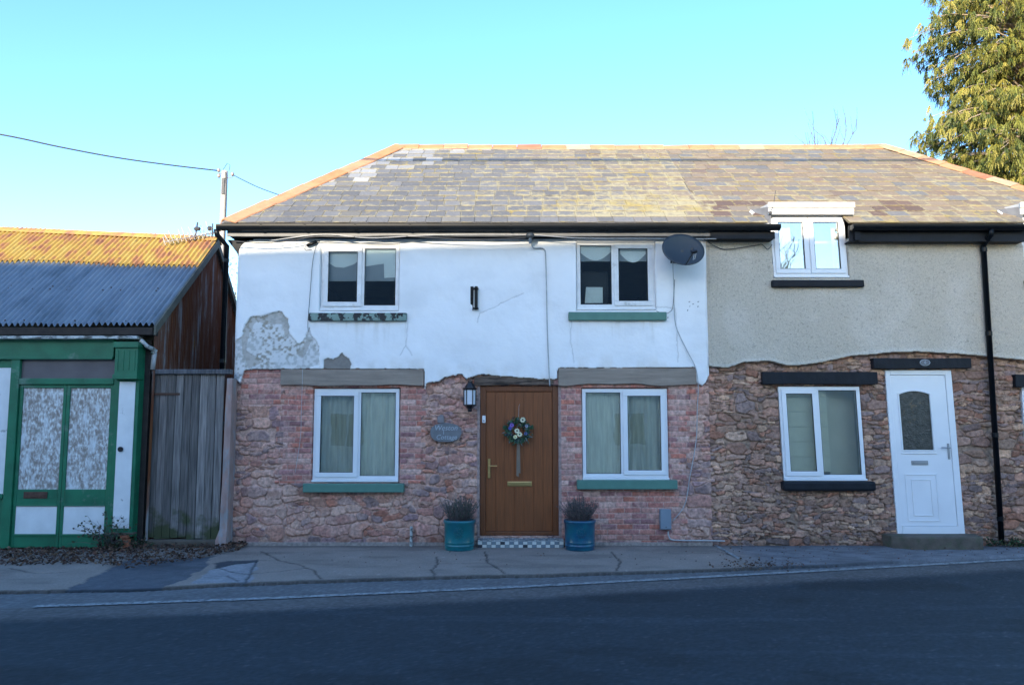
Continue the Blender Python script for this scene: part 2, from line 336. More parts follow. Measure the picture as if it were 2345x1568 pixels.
def field(x0, x1, z0, z1, res, fn, parts, parent=None, flat=None):
    """a relief surface: fn(X, Z) -> depth towards the viewer, colour array, part index (-1 = open)"""
    nx = int(round((x1-x0)/res))+1; nz = int(round((z1-z0)/res))+1
    xs = np.linspace(x0, x1, nx); zs = np.linspace(z0, z1, nz); Xg, Zg = np.meshgrid(xs, zs)
    d, c, k = fn(Xg, Zg)
    if flat is None: P = np.stack([Xg, WY-d, Zg], -1).reshape(-1, 3)
    else: P = np.stack([Xg, Zg, flat+d], -1).reshape(-1, 3)
    C = np.concatenate([c, np.ones(c.shape[:2]+(1,))], -1).reshape(-1, 4)
    i = np.arange(nx*nz).reshape(nz, nx)
    Q = np.stack([i[:-1, :-1], i[:-1, 1:], i[1:, 1:], i[1:, :-1]], -1).reshape(-1, 4)
    kk = np.stack([k[:-1, :-1], k[:-1, 1:], k[1:, 1:], k[1:, :-1]], -1).reshape(-1, 4)
    openf = (kk < 0).any(1); pk = kk.max(1); out = []
    for n, (name, m) in enumerate(parts):
        q = Q[(~openf) & (pk == n)]
        used = np.unique(q); remap = np.zeros(nx*nz, np.int64); remap[used] = np.arange(len(used)); q = remap[q]
        me = bpy.data.meshes.new(name); me.vertices.add(len(used)); me.vertices.foreach_set('co', P[used].astype(np.float32).ravel())
        me.loops.add(q.size); me.loops.foreach_set('vertex_index', q.astype(np.int32).ravel())
        me.polygons.add(len(q)); me.polygons.foreach_set('loop_start', np.arange(0, q.size, 4, dtype=np.int32))
        me.polygons.foreach_set('use_smooth', np.ones(len(q), bool))
        me.update(calc_edges=True); me.validate()
        a = me.color_attributes.new('Col', 'FLOAT_COLOR', 'POINT'); a.data.foreach_set('color', C[used].astype(np.float32).ravel())
        me.materials.append(m); o = bpy.data.objects.new(name, me); COL.objects.link(o)
        if parent: o.parent = parent; o.matrix_parent_inverse = parent_inv(parent)
        out.append(o)
    return out

# ------------------------------------------------------------ masonry patterns
PALETTE = np.array([1.3, 1.03, .95])*np.array([(.38, .23, .19), (.33, .2, .17), (.27, .19, .18), (.42, .3, .24), (.25, .19, .2), (.48, .37, .3), (.37, .19, .135), (.24, .195, .195), (.42, .27, .23), (.34, .23, .18), (.23, .19, .19), (.38, .25, .2)])
def stones(Xg, Zg, seed, rowh=.1, wid=(.1, .3), pal=PALETTE, colvar=.1, warp=.03):
    rng = np.random.RandomState(seed)
    wx = Xg+warp*(fbm(Xg*3, Zg*3, seed)-.5)*2+.032*(fbm(Xg*13, Zg*13, seed+4)-.5); wz = Zg+warp*1.8*(fbm(Xg*2.2, Zg*3, seed+9)-.5)*2+.03*(fbm(Xg*13, Zg*15, seed+7)-.5)
    x0, x1, z0, z1 = Xg.min()-.3, Xg.max()+.3, Zg.min()-.2, Zg.max()+.2
    F1 = np.full(Xg.shape, 9.); F2 = np.full(Xg.shape, 9.); ID = np.zeros(Xg.shape, int)
    res = Xg[0, 1]-Xg[0, 0]; z = z0; n = 0; cols = []; tilt = []; hts = []
    while z < z1:
        h = rowh*rng.uniform(.45, 1.55); x = x0-rng.uniform(0, .2)
        while x < x1:
            wdt = rng.uniform(*wid)*(.65+.5*h/rowh)*(1.5 if rng.rand() < .1 else 1); cx = x+wdt/2; cz = z+h/2+rng.uniform(-.3, .3)*h; x += wdt
            if rng.rand() < .25: sx_, sz_ = wdt*rng.uniform(.55, 1), h*rng.uniform(.6, 1.5)
            else: sx_, sz_ = wdt, h
            i0 = max(0, int((cx-.45-Xg[0, 0])/res)); i1 = min(Xg.shape[1], int((cx+.45-Xg[0, 0])/res)+1)
            j0 = max(0, int((cz-.28-Zg[0, 0])/res)); j1 = min(Xg.shape[0], int((cz+.28-Zg[0, 0])/res)+1)
            if i0 >= i1 or j0 >= j1:
                continue
            a = wx[j0:j1, i0:i1]-cx; b = wz[j0:j1, i0:i1]-cz
            d = ((np.abs(a)/(sx_/2))**2.6+(np.abs(b)/(sz_/2))**2.6)**(1/2.6)
            f1 = F1[j0:j1, i0:i1]; f2 = F2[j0:j1, i0:i1]; m = d < f1
            F2[j0:j1, i0:i1] = np.where(m, f1, np.minimum(f2, d)); F1[j0:j1, i0:i1] = np.where(m, d, f1)
            ID[j0:j1, i0:i1] = np.where(m, n, ID[j0:j1, i0:i1]); n += 1
            base = pal[rng.randint(len(pal))]*(1+rng.uniform(-colvar, colvar)*2); cols.append(base); hts.append(rng.uniform(.4, 1)); tilt.append(rng.uniform(-1, 1))
        z += h
    cols = np.array(cols); hts = np.array(hts); e = F2-F1
    body = sstep(.03, .15, e)*sstep(1.2, 1.0, F1)
    return body, cols[ID], hts[ID], ID
def rubble(x, z, seed, big, small, wb, ws, pal=PALETTE, cv=.12):
    b1, c1, h1, _ = stones(x, z, seed, big, wb, pal, cv, .04); b2, c2, h2, _ = stones(x, z, seed+5, small, ws, pal, cv, .035)
    n = fbm(x*1.7, z*2.6, seed+50, 3); m = n > .5; gap = sstep(0, .012, np.abs(n-.5))
    chip = .82+.36*fbm(x*38, z*38, seed+70, 3)
    return np.where(m, b1, b2)*gap, np.where(m[..., None], c1, c2)*chip[..., None], np.where(m, h1, h2*.8), m
def bricks(Xg, Zg, seed, bw=.225, bh=.075, z00=0):
    rng = np.random.RandomState(seed); wz = Zg-z00+.008*(fbm(Xg*2, Zg*2, seed)-.5)*2; wx = Xg+.006*(fbm(Xg*9, Zg*9, seed+2)-.5)*2
    row = np.floor(wz/bh).astype(int); off = ((row*0.5) % 1)*bw+(row*37 % 11)/11*.03; colm = np.floor((wx+off)/bw).astype(int)
    fx = (wx+off)/bw-colm; fz = wz/bh-row
    dx = np.minimum(fx, 1-fx)*bw; dz = np.minimum(fz, 1-fz)*bh; e = np.minimum(dx, dz)
    idn = (row*7919+colm*104729) % 997; tab = np.array([1.22, 1.2, 1.18])*np.array([(.42, .15, .105), (.45, .2, .155), (.38, .15, .12), (.46, .24, .2), (.33, .15, .135), (.48, .3, .25), (.28, .135, .13), (.42, .21, .17)])
    pick = rng.randint(0, len(tab), 997); br = rng.uniform(.85, 1.15, 997)
    return sstep(.002, .009, e), tab[pick[idn]]*br[idn][..., None], rng.uniform(.4, 1, 997)[idn]

# ------------------------------------------------------------ windows
def rect(px0, py0, px1, py1, Y):
    pm = (py0+py1)/2
    return X(px0, pm, Y), X(px1, pm, Y), Z(py1, Y), Z(py0, Y)
def curtain(parent, x0, x1, z0, z1, y, m, amp=.018, wl_=.11, name='curtain'):
    b = MB(); n = int((x1-x0)/.012)+2
    pts = [(x0+(x1-x0)*i/(n-1)) for i in range(n)]
    ph = random.uniform(0, 6)
    V = []; fs = []
    for zi, z in enumerate((z0, (z0+z1)/2, z1)):
        for x in pts: V.append((x+(.01*math.sin(x*9+zi) if 0 else 0), y+amp*math.sin(x/wl_*2*math.pi+ph)+amp*.6*math.sin(x/wl_*3.7+ph*2+zi*.5), z))
    for r in range(2):
        for i in range(n-1): fs.append((r*n+i, r*n+i+1, (r+1)*n+i+1, (r+1)*n+i))
    b.add(V, fs); return b.build(name, m, parent, smooth=True)
def window(parent, x0, x1, z0, z1, y, casement, mull, m=None, label=None, glass=None, both=False, subsill=True):
    """uPVC window: outer frame with a mullion, one opening casement, panes. mull = mullion x as a fraction"""
    m = m or M['upvc']; fw = .052; xm = x0+(x1-x0)*mull
    b = MB(); b.box(x0, x1, y, y+.07, z0, z0+fw); b.box(x0, x1, y, y+.07, z1-fw, z1); b.box(x0, x0+fw, y, y+.07, z0+fw, z1-fw)
    b.box(x1-fw, x1, y, y+.07, z0+fw, z1-fw); b.box(xm-fw/2, xm+fw/2, y, y+.07, z0+fw, z1-fw)
    if subsill: b.box(x0-.005, x1+.005, y-.035, y+.06, z0-.03, z0-.001)
    wd = b.build('window', m, parent, bevel=.005)
    if label: wd['label'] = label
    sides = {'l': (x0+fw, xm-fw/2), 'r': (xm+fw/2, x1-fw)}
    for sd_, (a, c) in sides.items():
        za, zb = z0+fw, z1-fw
        if both or sd_ == casement:
            o = .018; k = .066; q = MB()
            xa, xb, zc, zd = a-o, c+o, za-o, zb+o
            q.box(xa, xb, y-.02, y-.0015, zc, zc+k); q.box(xa, xb, y-.02, y-.0015, zd-k, zd); q.box(xa, xa+k, y-.02, y-.0015, zc+k, zd-k); q.box(xb-k, xb, y-.02, y-.0015, zc+k, zd-k)
            q.build('casement', m, wd, bevel=.006)
            g = MB(); g.box(xa+k-.01, xb-k+.01, y+.004, y+.012, zc+k-.01, zd-k+.01); g.build('pane', glass or GL, wd)
            gk = MB(); t = .006
            gk.box(xa+k, xb-k, y-.012, y-.004, zc+k, zc+k+t); gk.box(xa+k, xb-k, y-.012, y-.004, zd-k-t, zd-k); gk.box(xa+k, xa+k+t, y-.012, y-.004, zc+k+t, zd-k-t); gk.box(xb-k-t, xb-k, y-.012, y-.004, zc+k+t, zd-k-t)
            gk.build('gasket', M['black_plastic'], wd)
        else:
            g = MB(); g.box(a-.01, c+.01, y+.02, y+.028, za-.01, zb+.01); g.build('pane', glass or GL, wd)
            gk = MB(); t = .006
            gk.box(a, c, y+.008, y+.016, za, za+t); gk.box(a, c, y+.008, y+.016, zb-t, zb); gk.box(a, a+t, y+.008, y+.016, za+t, zb-t); gk.box(c-t, c, y+.008, y+.016, za+t, zb-t)
            gk.build('gasket', M['black_plastic'], wd)
    return wd, sides
def sill(parent, px0, py0, px1, py1, m, proj=.1):
    x0, x1, z0, z1 = rect(px0, py0, px1, py1, WY-proj)
    b = MB(); b.box(x0, x1, WY-proj, WY+.06, z0, z1); return b.build('sill', m, parent, bevel=.008)
def wavy_beam(x0, x1, y0, y1, z0, z1, seed, amp=.012, n=26, top=0.):
    b = MB(); V = []; fs = []; rnd = random.Random(seed); ph = rnd.uniform(0, 9)
    for i in range(n):
        x = x0+(x1-x0)*i/(n-1); dz = amp*(math.sin(x*4+ph)+.6*math.sin(x*9.3+ph*2)+rnd.uniform(-.25, .25)); dt = top*(math.sin(x*5+ph*3)+rnd.uniform(-.6, .6))
        V += [(x, y0, z0+dz), (x, y1, z0+dz), (x, y1, z1+dt), (x, y0+rnd.uniform(-.003, .003), z1+dt)]
    for i in range(n-1):
        a = i*4; c = a+4; fs += [(a, c, c+1, a+1), (a+1, c+1, c+2, a+2), (a+2, c+2, c+3, a+3), (a+3, c+3, c, a)]
    fs += [(0, 1, 2, 3), ((n-1)*4+3, (n-1)*4+2, (n-1)*4+1, (n-1)*4)]
    return b.add(V, fs)

# ============================================================ WHITE COTTAGE
PX = 2.79                                # party line between the two houses
cott = thing('cottage', 'white cottage with peeling upper render, pink stone ground floor and brown front door', 'house', (-.4, WY, 0))
neigh = thing('terraced_house', 'grey pebble-dashed house with brown rubble ground floor and white front door, adjoining on the right', 'house', (5.6, WY, 0))
XL = -3.965
# openings x0,x1,z0,z1
UL = rect(735, 560, 915, 712, WY); UR = rect(1320, 553, 1500, 710, WY); LLw = rect(716, 889, 914, 1103, WY); LR = rect(1333, 889, 1531, 1098, WY)
DO = (X(1100, 1050, WY), X(1278, 1050, WY), Z(1226, WY), Z(884, WY))
def pxz(pts, Y=WY): return [(X(a, b, Y), Z(b, Y)) for a, b in pts]
peel1 = pxz([(525, 790), (538, 782), (556, 774), (561, 749), (576, 727), (613, 722), (643, 713), (660, 732), (663, 764), (680, 784), (690, 788), (703, 774), (710, 750), (720, 774), (731, 784), (733, 835), (700, 850), (560, 850), (545, 880), (525, 885)])
peel2 = pxz([(741, 850), (743, 826), (753, 821), (765, 825), (785, 809), (802, 820), (807, 834), (799, 850)])
peel3 = pxz([(560, 745), (576, 727), (643, 713), (660, 732), (664, 764), (655, 770), (648, 742), (612, 745), (590, 735), (575, 760), (566, 800), (600, 830), (570, 845), (555, 800)])
peel4 = pxz([(693, 800), (703, 782), (716, 778), (705, 806), (690, 822), (682, 810)])
ren_low = pxz([(500, 872), (545, 872), (552, 878), (560, 850), (570, 846), (640, 845), (972, 846), (973, 892), (978, 877), (1006, 873), (1019, 865), (1056, 857), (1069, 868), (1103, 857), (1140, 862), (1250, 869), (1276, 868), (1277, 843), (1590, 842), (1594, 876), (1606, 884), (1616, 874), (1622, 860), (1640, 860)])
lx = np.array([p[0] for p in ren_low]); lz = np.array([p[1] for p in ren_low])
cracks = [pxz([(1092, 740), (1098, 720), (1130, 705), (1160, 690), (1200, 672)]), pxz([(1308, 735), (1306, 780), (1314, 830)]), pxz([(935, 740), (932, 790), (915, 815)]), pxz([(932, 790), (944, 815)]), pxz([(1460, 700), (1545, 708), (1552, 830)])]
def cottage_fn(x, z):
    r1 = fbm(x*7, z*7, 3)-.5; r2 = fbm(x*24, z*24, 5)-.5
    xw = x+.05*r1+.03*r2; zw = z+.05*(fbm(x*7, z*7, 31)-.5)+.03*(fbm(x*24, z*24, 41)-.5)
    low = np.interp(x, lx, lz)+.014*r2*2
    up = z > low
    # ---- render
    d = .045+.03*(fbm(x*1.1, z*1.1, 8)-.5)*2+.008*(fbm(x*3.5, z*3.5, 88)-.5)*2+.004*(fbm(x*9, z*9, 18)-.5)
    white = np.stack([.88+0*x, .885+0*x, .88+0*x], -1)*(1-.05*sstep(.5, .8, fbm(x*3, z*5, 77)))[..., None]
    for (a_, b__, e_, f_) in (UL, UR):
        zs_ = e_-.12; st = sstep(.48, .75, fbm(x*14, z*1.2, 61))*sstep(-.55, 0, z-zs_)*(z < zs_)*(x > a_-.12)*(x < b__+.12); white = white*(1-.16*st[..., None]*np.array([.8, .9, 1.1]))
    white = white*(1-.12*(sstep(.28, 0, z-low)*sstep(.4, .7, fbm(x*6, z*4, 62)))[..., None]*np.array([.7, .9, 1.2]))
    n = fbm(x*26, z*30, 55, 5); n2 = fbm(x*5, z*5, 56)
    pe = inpoly(xw, zw, peel1); beige = np.array([.38, .35, .29]); grey = np.array([.56, .56, .53])
    mixw = sstep(.34, .56, n)[..., None]
    pc = (grey*.9+(beige-grey)*sstep(.4, .6, n2)[..., None])*(1-mixw)+np.array([.7, .69, .67])*mixw
    pe3 = inpoly(xw, zw, peel3) | inpoly(xw, zw, peel4)
    pc = np.where(pe3[..., None], pc*.45+np.array([.33, .29, .235])*.55, pc)
    c = np.where(pe[..., None], pc, white); d = d-.016*pe-.006*pe3
    pe2 = inpoly(xw, zw, peel2); c = np.where(pe2[..., None], np.array([.24, .215, .19])*(.8+.4*n[..., None]), c); d = d-.018*pe2
    near = segdist(x, z, peel1+[peel1[0]]) 
    for ck in cracks:
        s_ = segdist(x+.03*(fbm(x*12, z*12, 66)-.5), z+.03*(fbm(x*12, z*12, 67)-.5), ck); k = sstep(.009, .003, s_); c = c*(1-.28*k[..., None]); d = d-.004*k
    # rows of little drill holes by the corner
    for hx, hy in ((1577, 692), (1578, 702), (1586, 697), (1597, 692), (1597, 703), (1573, 711), (1528, 728)):
        q = at(hx, hy, WY); k = np.hypot(x-q.x, z-q.z) < .009; c = np.where(k[..., None], .1, c); d = d-.01*k
    # rounded upper-left shoulder and edges
    edge = np.minimum(x-XL, PX-x); d = d-.10*(1-np.sqrt(np.clip(1-(1-np.clip((x-XL)/.16, 0, 1))**2, 0, 1)))
    d = np.where(x > PX-.03, d-.015, d)
    # ---- stone and brick below
    sb, sc, sh, _ = rubble(x, z, 11, .115, .062, (.13, .34), (.06, .18)); bb, bc, bh = bricks(x, z, 5)
    L_, R_ = X(640, 1000, WY), X(970, 1000, WY); D1, D2 = X(1280, 1000, WY), X(1562, 1000, WY)
    jag = .05*np.sign(np.sin(z/.075*math.pi))
    isb = ((x > L_+jag) & (x < R_+jag*.6) & (z > LLw[2]-.02)) | ((x > D1) & (x < D2+jag+.03*(fbm(z*3, x, 2)-.5)+np.where(z > 1.2, .16, 0))) 
    isb |= (x < L_) & (z > 1.93) & (x > XL+.12)
    mort_s = np.array([.58, .37, .295])*(.85+.3*fbm(x*8, z*8, 91))[..., None]; mort_b = np.array([.56, .37, .31])*(.85+.3*fbm(x*8, z*8, 92))[..., None]
    smear = sstep(.42, .7, fbm(x*5, z*5, 93))[..., None]*.6
    scl = sc*(1-smear)+mort_s*smear
    cs = mort_s*(1-sb[..., None])+scl*sb[..., None]; ds = -.028+sb*(.008+.03*sh)+.014*(fbm(x*16, z*22, 21)-.5)+.01*(fbm(x*55, z*55, 22)-.5)
    smb = sstep(.5, .68, fbm(x*5, z*5, 94))[..., None]*.45; bcl = bc*(1-smb)+mort_b*smb
    cb = mort_b*(1-bb[..., None])+bcl*bb[..., None]; db = -.012+bb*(.006+.008*bh)+.006*(fbm(x*30, z*30, 23)-.5)
    # pink smooth render jambs beside the front door
    jam = ((x > DO[0]-.045) & (x < DO[0])) | ((x > DO[1]) & (x < DO[1]+.05)); jam &= z < DO[3]
    cb = np.where(jam[..., None], np.array([.36, .25, .22]), cb); isb |= jam; db = np.where(jam, -.002, db)
    cl = np.where(isb[..., None], cb, cs); dl = np.where(isb, db, ds)
    foot_tone = sstep(.3, 0, z+.1*(fbm(x*3, z*3, 44)-.5))[..., None]; cl = cl*(1-.25*foot_tone)  # colour gets darker towards the foot of the wall
    plinth = z < .045; cl = np.where(plinth[..., None], np.array([.3, .25, .22]), cl); dl = np.where(plinth, .01, dl)
    c = np.where(up[..., None], c, cl); d = np.where(up, d, dl); k = np.where(up, 1, 0)
    # openings: push the ring inside the opening back (the reveal), then cut
    for (a, b, e, f) in (UL, UR, LLw, LR, DO):
        ins = (x > a-.004) & (x < b+.004) & (z > e-.004) & (z < f+.004)
        d = np.where(ins, -.10, d); c = np.where(ins[..., None], c*.9, c)
        k = np.where((x > a+.03) & (x < b-.03) & (z > e+.03) & (z < f-.03), -1, k)
    # lit shoulder: rounded top left corner
    tz = Z(551, WY); rr = .24; cut = (x < XL+rr) & (z > tz-rr) & (((x-XL-rr)/rr)**2+((z-tz+rr)/rr)**2 > 1)
    k = np.where(cut, -1, k); k = np.where((x < XL+.06*sstep(2.2, .0, z)), -1, k)
    return d, c, k
TOPZ = Z(549, WY)
field(XL-.02, PX, -.06, TOPZ, .0105, cottage_fn, [('lower_wall', M['stone']), ('upper_wall', M['render'])], cott)
EAVEY = WY-.24; EZ = Z(516, EAVEY)+.01; PIT = .7; RIDY = EAVEY+3.2; RZ = EZ+PIT*3.2
HL = X(503, 518, EAVEY)            # left eave corner
RL = X(905, 342, RIDY); RR = X(2030, 352, RIDY); HR = RR+1.95
# side, back and party walls, floors
b = MB(); b.box(XL+.05, XL+.3, WY+.12, RIDY*2-EAVEY-.3, -.06, TOPZ+.12); b.build('end_wall', M['wall_back'], cott)
b = MB(); b.box(XL+.3, PX, RIDY*2-EAVEY-.55, RIDY*2-EAVEY-.3, -.06, TOPZ+.12); b.build('back_wall', M['wall_back'], cott)
b = MB(); b.box(XL+.3, PX, WY+.12, RIDY*2-EAVEY-.55, 2.2, 2.4); b.box(XL+.3, PX, WY+.12, RIDY*2-EAVEY-.55, TOPZ+.06, TOPZ+.1); b.box(-.9, -.8, WY+.14, RIDY*2-EAVEY-.55, 0, 2.2); b.box(.25, .35, WY+.14, RIDY*2-EAVEY-.55, 0, 4.3); b.box(XL+.3, PX, WY+.14, RIDY*2-EAVEY-.55, -.03, .02)
b.build('inner_walls', M['room'], cott)
# party wall
b = MB(); b.box(PX-.1, PX+.1, WY+.14, RIDY*2-EAVEY-.3, -.06, TOPZ); b.build('party_wall', M['room'], neigh)

# ---- roof: real slates
def slope_pt(x, s, lift=0):
    L_ = math.hypot(1, PIT); return (x, EAVEY-.02+s/L_-lift*PIT/L_, EZ+.02+s*PIT/L_+lift/L_)
SL = 3.2*math.hypot(1, PIT)
def slates(x0f, x1f, seed, right):
    b = MB(); b.suv = []; rnd = random.Random(seed); g = SL/17.0
    for k in range(17):
        s0 = k*g; s1 = min(s0+g*1.5, SL); x = -6-rnd.uniform(0, .3)
        while x < 10:
            wd = rnd.uniform(.2, .31); a, c = x+.004, x+wd-.003; x += wd
            xa0, xa1, xb0, xb1 = max(a, x0f(s0)), max(a, x0f(s1)), min(c, x1f(s0)), min(c, x1f(s1))
            if xb0-xa0 < .03 or xb1 < xa1: continue
            cx = (a+c)/2; t = s0/SL; lich = 0
            gr = rnd.uniform(.13, .19); col = [gr*1.03, gr*1.0, gr*.97]
            if not right:
                dx = cx-(HL+(RL-HL)*t)                            # distance from the hip
                if t > .35 and dx < 2.0*(t-.25)+.4 and rnd.random() < (.85 if dx < 1.5*(t-.1) else .35) : q = rnd.uniform(.26, .42); col = [q, q*.98, q*.96]
                elif t > .88 and rnd.random() < .35 and cx < 2: q = rnd.uniform(.26, .4); col = [q, q*.97, q*.93]
                elif rnd.random() < .12: col = [gr*1.25, gr*1.16, gr*1.0]
                lich = .28+.34*sstep(-2.5, 2.5, cx)*(1.1-t)
                if t < .04: lich = 0.05
            lich = (.12+.22*(1-t)) if right else lich
            if .8 < cx < 3.2 and .04 < t < .24: lich += .22
            warm = .9*sstep(.4, 4.3, cx+1.8*t+rnd.uniform(-.6, .6))
            o = rnd.random()
            tone = [.245, .185, .125] if o < .5 else [.21, .175, .135] if o < .8 else [.21, .15, .11] if o < .88 else [.18, .17, .16]
            kk = rnd.uniform(.88, 1.12); col = [col[i]*(1-warm)+tone[i]*kk*warm for i in range(3)]
            if (2.9 < cx < 3.8 and .05 < t < .2 or (5.0 < cx < 6 and .05 < t < .22)) and rnd.random() < .7: col = [.15*kk, .1*kk, .075*kk]; lich -= .2
            lich += rnd.uniform(-.18, .18)+.12*warm
            lf = .014+rnd.uniform(0, .006); th = .008; ls, le = lf, .004
            sj = rnd.uniform(-.006, .006)
            V = [slope_pt(xa0, s0+sj, ls), slope_pt(xb0, s0+sj, ls), slope_pt(xb1, s1, le), slope_pt(xa1, s1, le), slope_pt(xa0, s0+sj, ls-th), slope_pt(xb0, s0+sj, ls-th), slope_pt(xb1, s1, le-th), slope_pt(xa1, s1, le-th)]
            b.col = tuple(col); b.add(V, [(0, 1, 2, 3), (0, 4, 5, 1), (1, 5, 6, 2), (3, 7, 4, 0), (4, 7, 6, 5)])
            b.suv += [(0, 0, lich), (1, 0, lich), (1, 1, lich), (0, 1, lich)]+[(0, 0, lich), (1, 0, lich), (1, 1, lich), (0, 1, lich)]
    return b
hipx = lambda s: HL+(RL-HL)*s/SL
hipr = lambda s: HR+(RR-HR)*s/SL
DX0, DX1 = X(1752, 500, WY-.1), X(1932, 500, WY-.1)      # dormer cheeks
sm = slates(hipx, lambda s: PX, 3, False); rf = sm.build('roof', M['slate'], cott)
def deck(xa, xb, ta, tb, name, parent, back=False):
    b = MB(); y2 = RIDY*2-EAVEY
    p = slope_pt
    b.add([p(xa, 0, -.006), p(xb, 0, -.006), p(tb, SL, -.006), p(ta, SL, -.006)], [(0, 1, 2, 3)])
    b.add([(xa, y2, EZ), (xb, y2, EZ), (tb, RIDY, RZ), (ta, RIDY, RZ)], [(1, 0, 3, 2)])
    if back == 'l': b.add([(xa, y2, EZ), (xa, EAVEY, EZ), (ta, RIDY, RZ)], [(0, 1, 2)])
    if back == 'r': b.add([(xb, y2, EZ), (xb, EAVEY, EZ), (tb, RIDY, RZ)], [(1, 0, 2)])
    b.col = (.2, .2, .21); b.suv = [(.5, .5, .2)]*len(b.v); b.c = [b.col]*len(b.v)
    return b.build(name, M['slate'], parent)
deck(HL, PX, RL, PX, 'roof_deck', rf, 'l')
def ridge_tiles(p0, p1, name, parent, seed, ends, wdt=.2, seg=.45, fresh=.5):
    """angled clay tiles laid along a line; ends = the two directions in which their wings run down"""
    rnd = random.Random(seed); p0 = Vector(p0); p1 = Vector(p1); d = (p1-p0); n = max(1, int(round(d.length/seg))); t = d.normalized()
    A, B_ = [Vector(v).normalized() for v in ends]; b = MB(); up = -(A+B_).normalized()
    for i in range(n):
        a = p0+t*(d.length*i/n)+t*.004; c = p0+t*(d.length*(i+1)/n)-t*.004; jz = rnd.uniform(-.006, .006)
        q = rnd.uniform(0, 1)
        b.col = (.56+.05*q, .235+.05*q, .1+.05*q) if rnd.random() < fresh else (.5+.1*q, .33+.06*q, .2+.06*q) if rnd.random() < .7 else (.42, .17, .09)
        prof = [(A, wdt), (A, wdt*.5), (A, .02), (B_, .02), (B_, wdt*.5), (B_, wdt)]; V = []
        for q_, r_ in ((a, 0), (c, .007)):
            for thk in (0, -.018):
                for dv, u in prof: V.append(q_+dv*u+up*(thk+jz+r_))
        m_ = len(prof); fs = []
        for j in range(m_-1):
            fs.append((j, j+1, 2*m_+j+1, 2*m_+j)); fs.append((m_+j+1, m_+j, 3*m_+j, 3*m_+j+1)); fs.append((j+1, j, m_+j, m_+j+1)); fs.append((2*m_+j, 2*m_+j+1, 3*m_+j+1, 3*m_+j))
        fs += [(0, 2*m_, 3*m_, m_), (m_-1, 2*m_-1, 4*m_-1, 3*m_-1)]
        b.add(V, fs)
    return b.build(name, M['hip'], parent)
RW = ((0, -1, -.85), (0, 1, -.85))
hL = (Vector((RL, RIDY, RZ))-Vector((HL, EAVEY, EZ))).normalized(); hR = (Vector((RR, RIDY, RZ))-Vector((HR, EAVEY, EZ))).normalized()
nF = Vector((0, -PIT, 1)).normalized(); nE = Vector((-(RZ-EZ), 0, RL-HL)).normalized(); nE2 = Vector((RZ-EZ, 0, HR-RR)).normalized()
def wing(h, n, sgn):
    v = h.cross(n).normalized(); v = v if v.z < 0 else -v
    return v-n*.06
WL = (wing(hL, nF, 1), wing(hL, nE, 1)); WR = (wing(hR, nF, 1), wing(hR, nE2, 1))
up_ = .095
ridge_tiles((RL, RIDY, RZ+up_), (PX, RIDY, RZ+up_-.02), 'ridge_tiles', rf, 4, RW, .2, fresh=.8)
ridge_tiles((HL+.02, EAVEY+.02, EZ+up_), (RL, RIDY, RZ+up_), 'hip_tiles', rf, 5, WL, .24, fresh=1.0)

# ---- eaves of the cottage
GX1 = X(1785, 520, EAVEY-.05)
def gutter(x0, x1, zc, yc, r, name, parent, m):
    b = MB(); n = 10; V = []; fs = []
    for x in (x0, x1):
        for rr in (r, r-.006):
            for j in range(n+1): a = math.pi+math.pi*j/n; V.append((x, yc+rr*math.cos(a), zc+rr*math.sin(a)*1.35))
    k = n+1
    for j in range(n): fs += [(j, j+1, 2*k+j+1, 2*k+j), (k+j+1, k+j, 3*k+j, 3*k+j+1), (j+1, j, k+j, k+j+1), (2*k+j, 2*k+j+1, 3*k+j+1, 3*k+j)]
    fs += [(0, 2*k, 3*k, k), (n, k+n, 3*k+n, 2*k+n)]
    b.add(V, fs)
    b.box(x0, x0+.008, yc-r, yc+r, zc-r, zc-.001); b.box(x1-.008, x1, yc-r, yc+r, zc-r, zc-.001)
    o = b.build(name, m, parent); return o
gz = Z(515, EAVEY-.06); gt = gutter(X(497, 520, EAVEY-.06), GX1, gz, EAVEY-.06, .062, 'gutter', cott, M['black_plastic'])
for px in (600, 700, 815, 940, 1170, 1390, 1600, 1700):
    x = X(px, 520, EAVEY-.06); b = MB(); b.prism([(EAVEY-.06+.067*math.cos(math.pi+math.pi*j/8), gz+.067*1.35*math.sin(math.pi+math.pi*j/8)) for j in range(9)], x-.014, x+.014, 'x'); b.build('bracket', M['black_plastic'], gt)
b = MB(); b.box(HL+.1, GX1-.1, EAVEY+.02, EAVEY+.05, Z(541, EAVEY+.02), EZ-.005); b.build('fascia', M['fascia_grey'], cott, bevel=.003)
b = MB(); b.box(HL+.1, PX, EAVEY+.055, WY+.1, Z(546, WY), Z(544, WY)+.02); b.build('soffit', M['black_paint'], cott)
b = MB(); b.prism(pxz([(520, 549), (610, 548), (610, 590), (548, 590), (541, 577)])[::-1], WY+.012, WY+.11); b.build('eaves_box', M['black_paint'], cott)
# boxed end under the hip: dark moulded corner and downpipe
b = MB(); xc = X(514, 700, WY+.02)
b.tube([(xc-.04, EAVEY-.06, gz-.06), (xc-.03, EAVEY-.04, gz-.14), (xc, WY+.02, Z(562, WY)), (xc, WY+.02, .06)], .037, 12)
dp = b.build('downpipe', M['black_plastic'], cott, smooth=True)
for py in (600, 830):
    z = Z(py, WY); b = MB(); b.tube([(xc, WY+.02, z), (xc, WY+.02, z+.05)], .042, 12); b.build('clip', M['black_plastic'], dp)

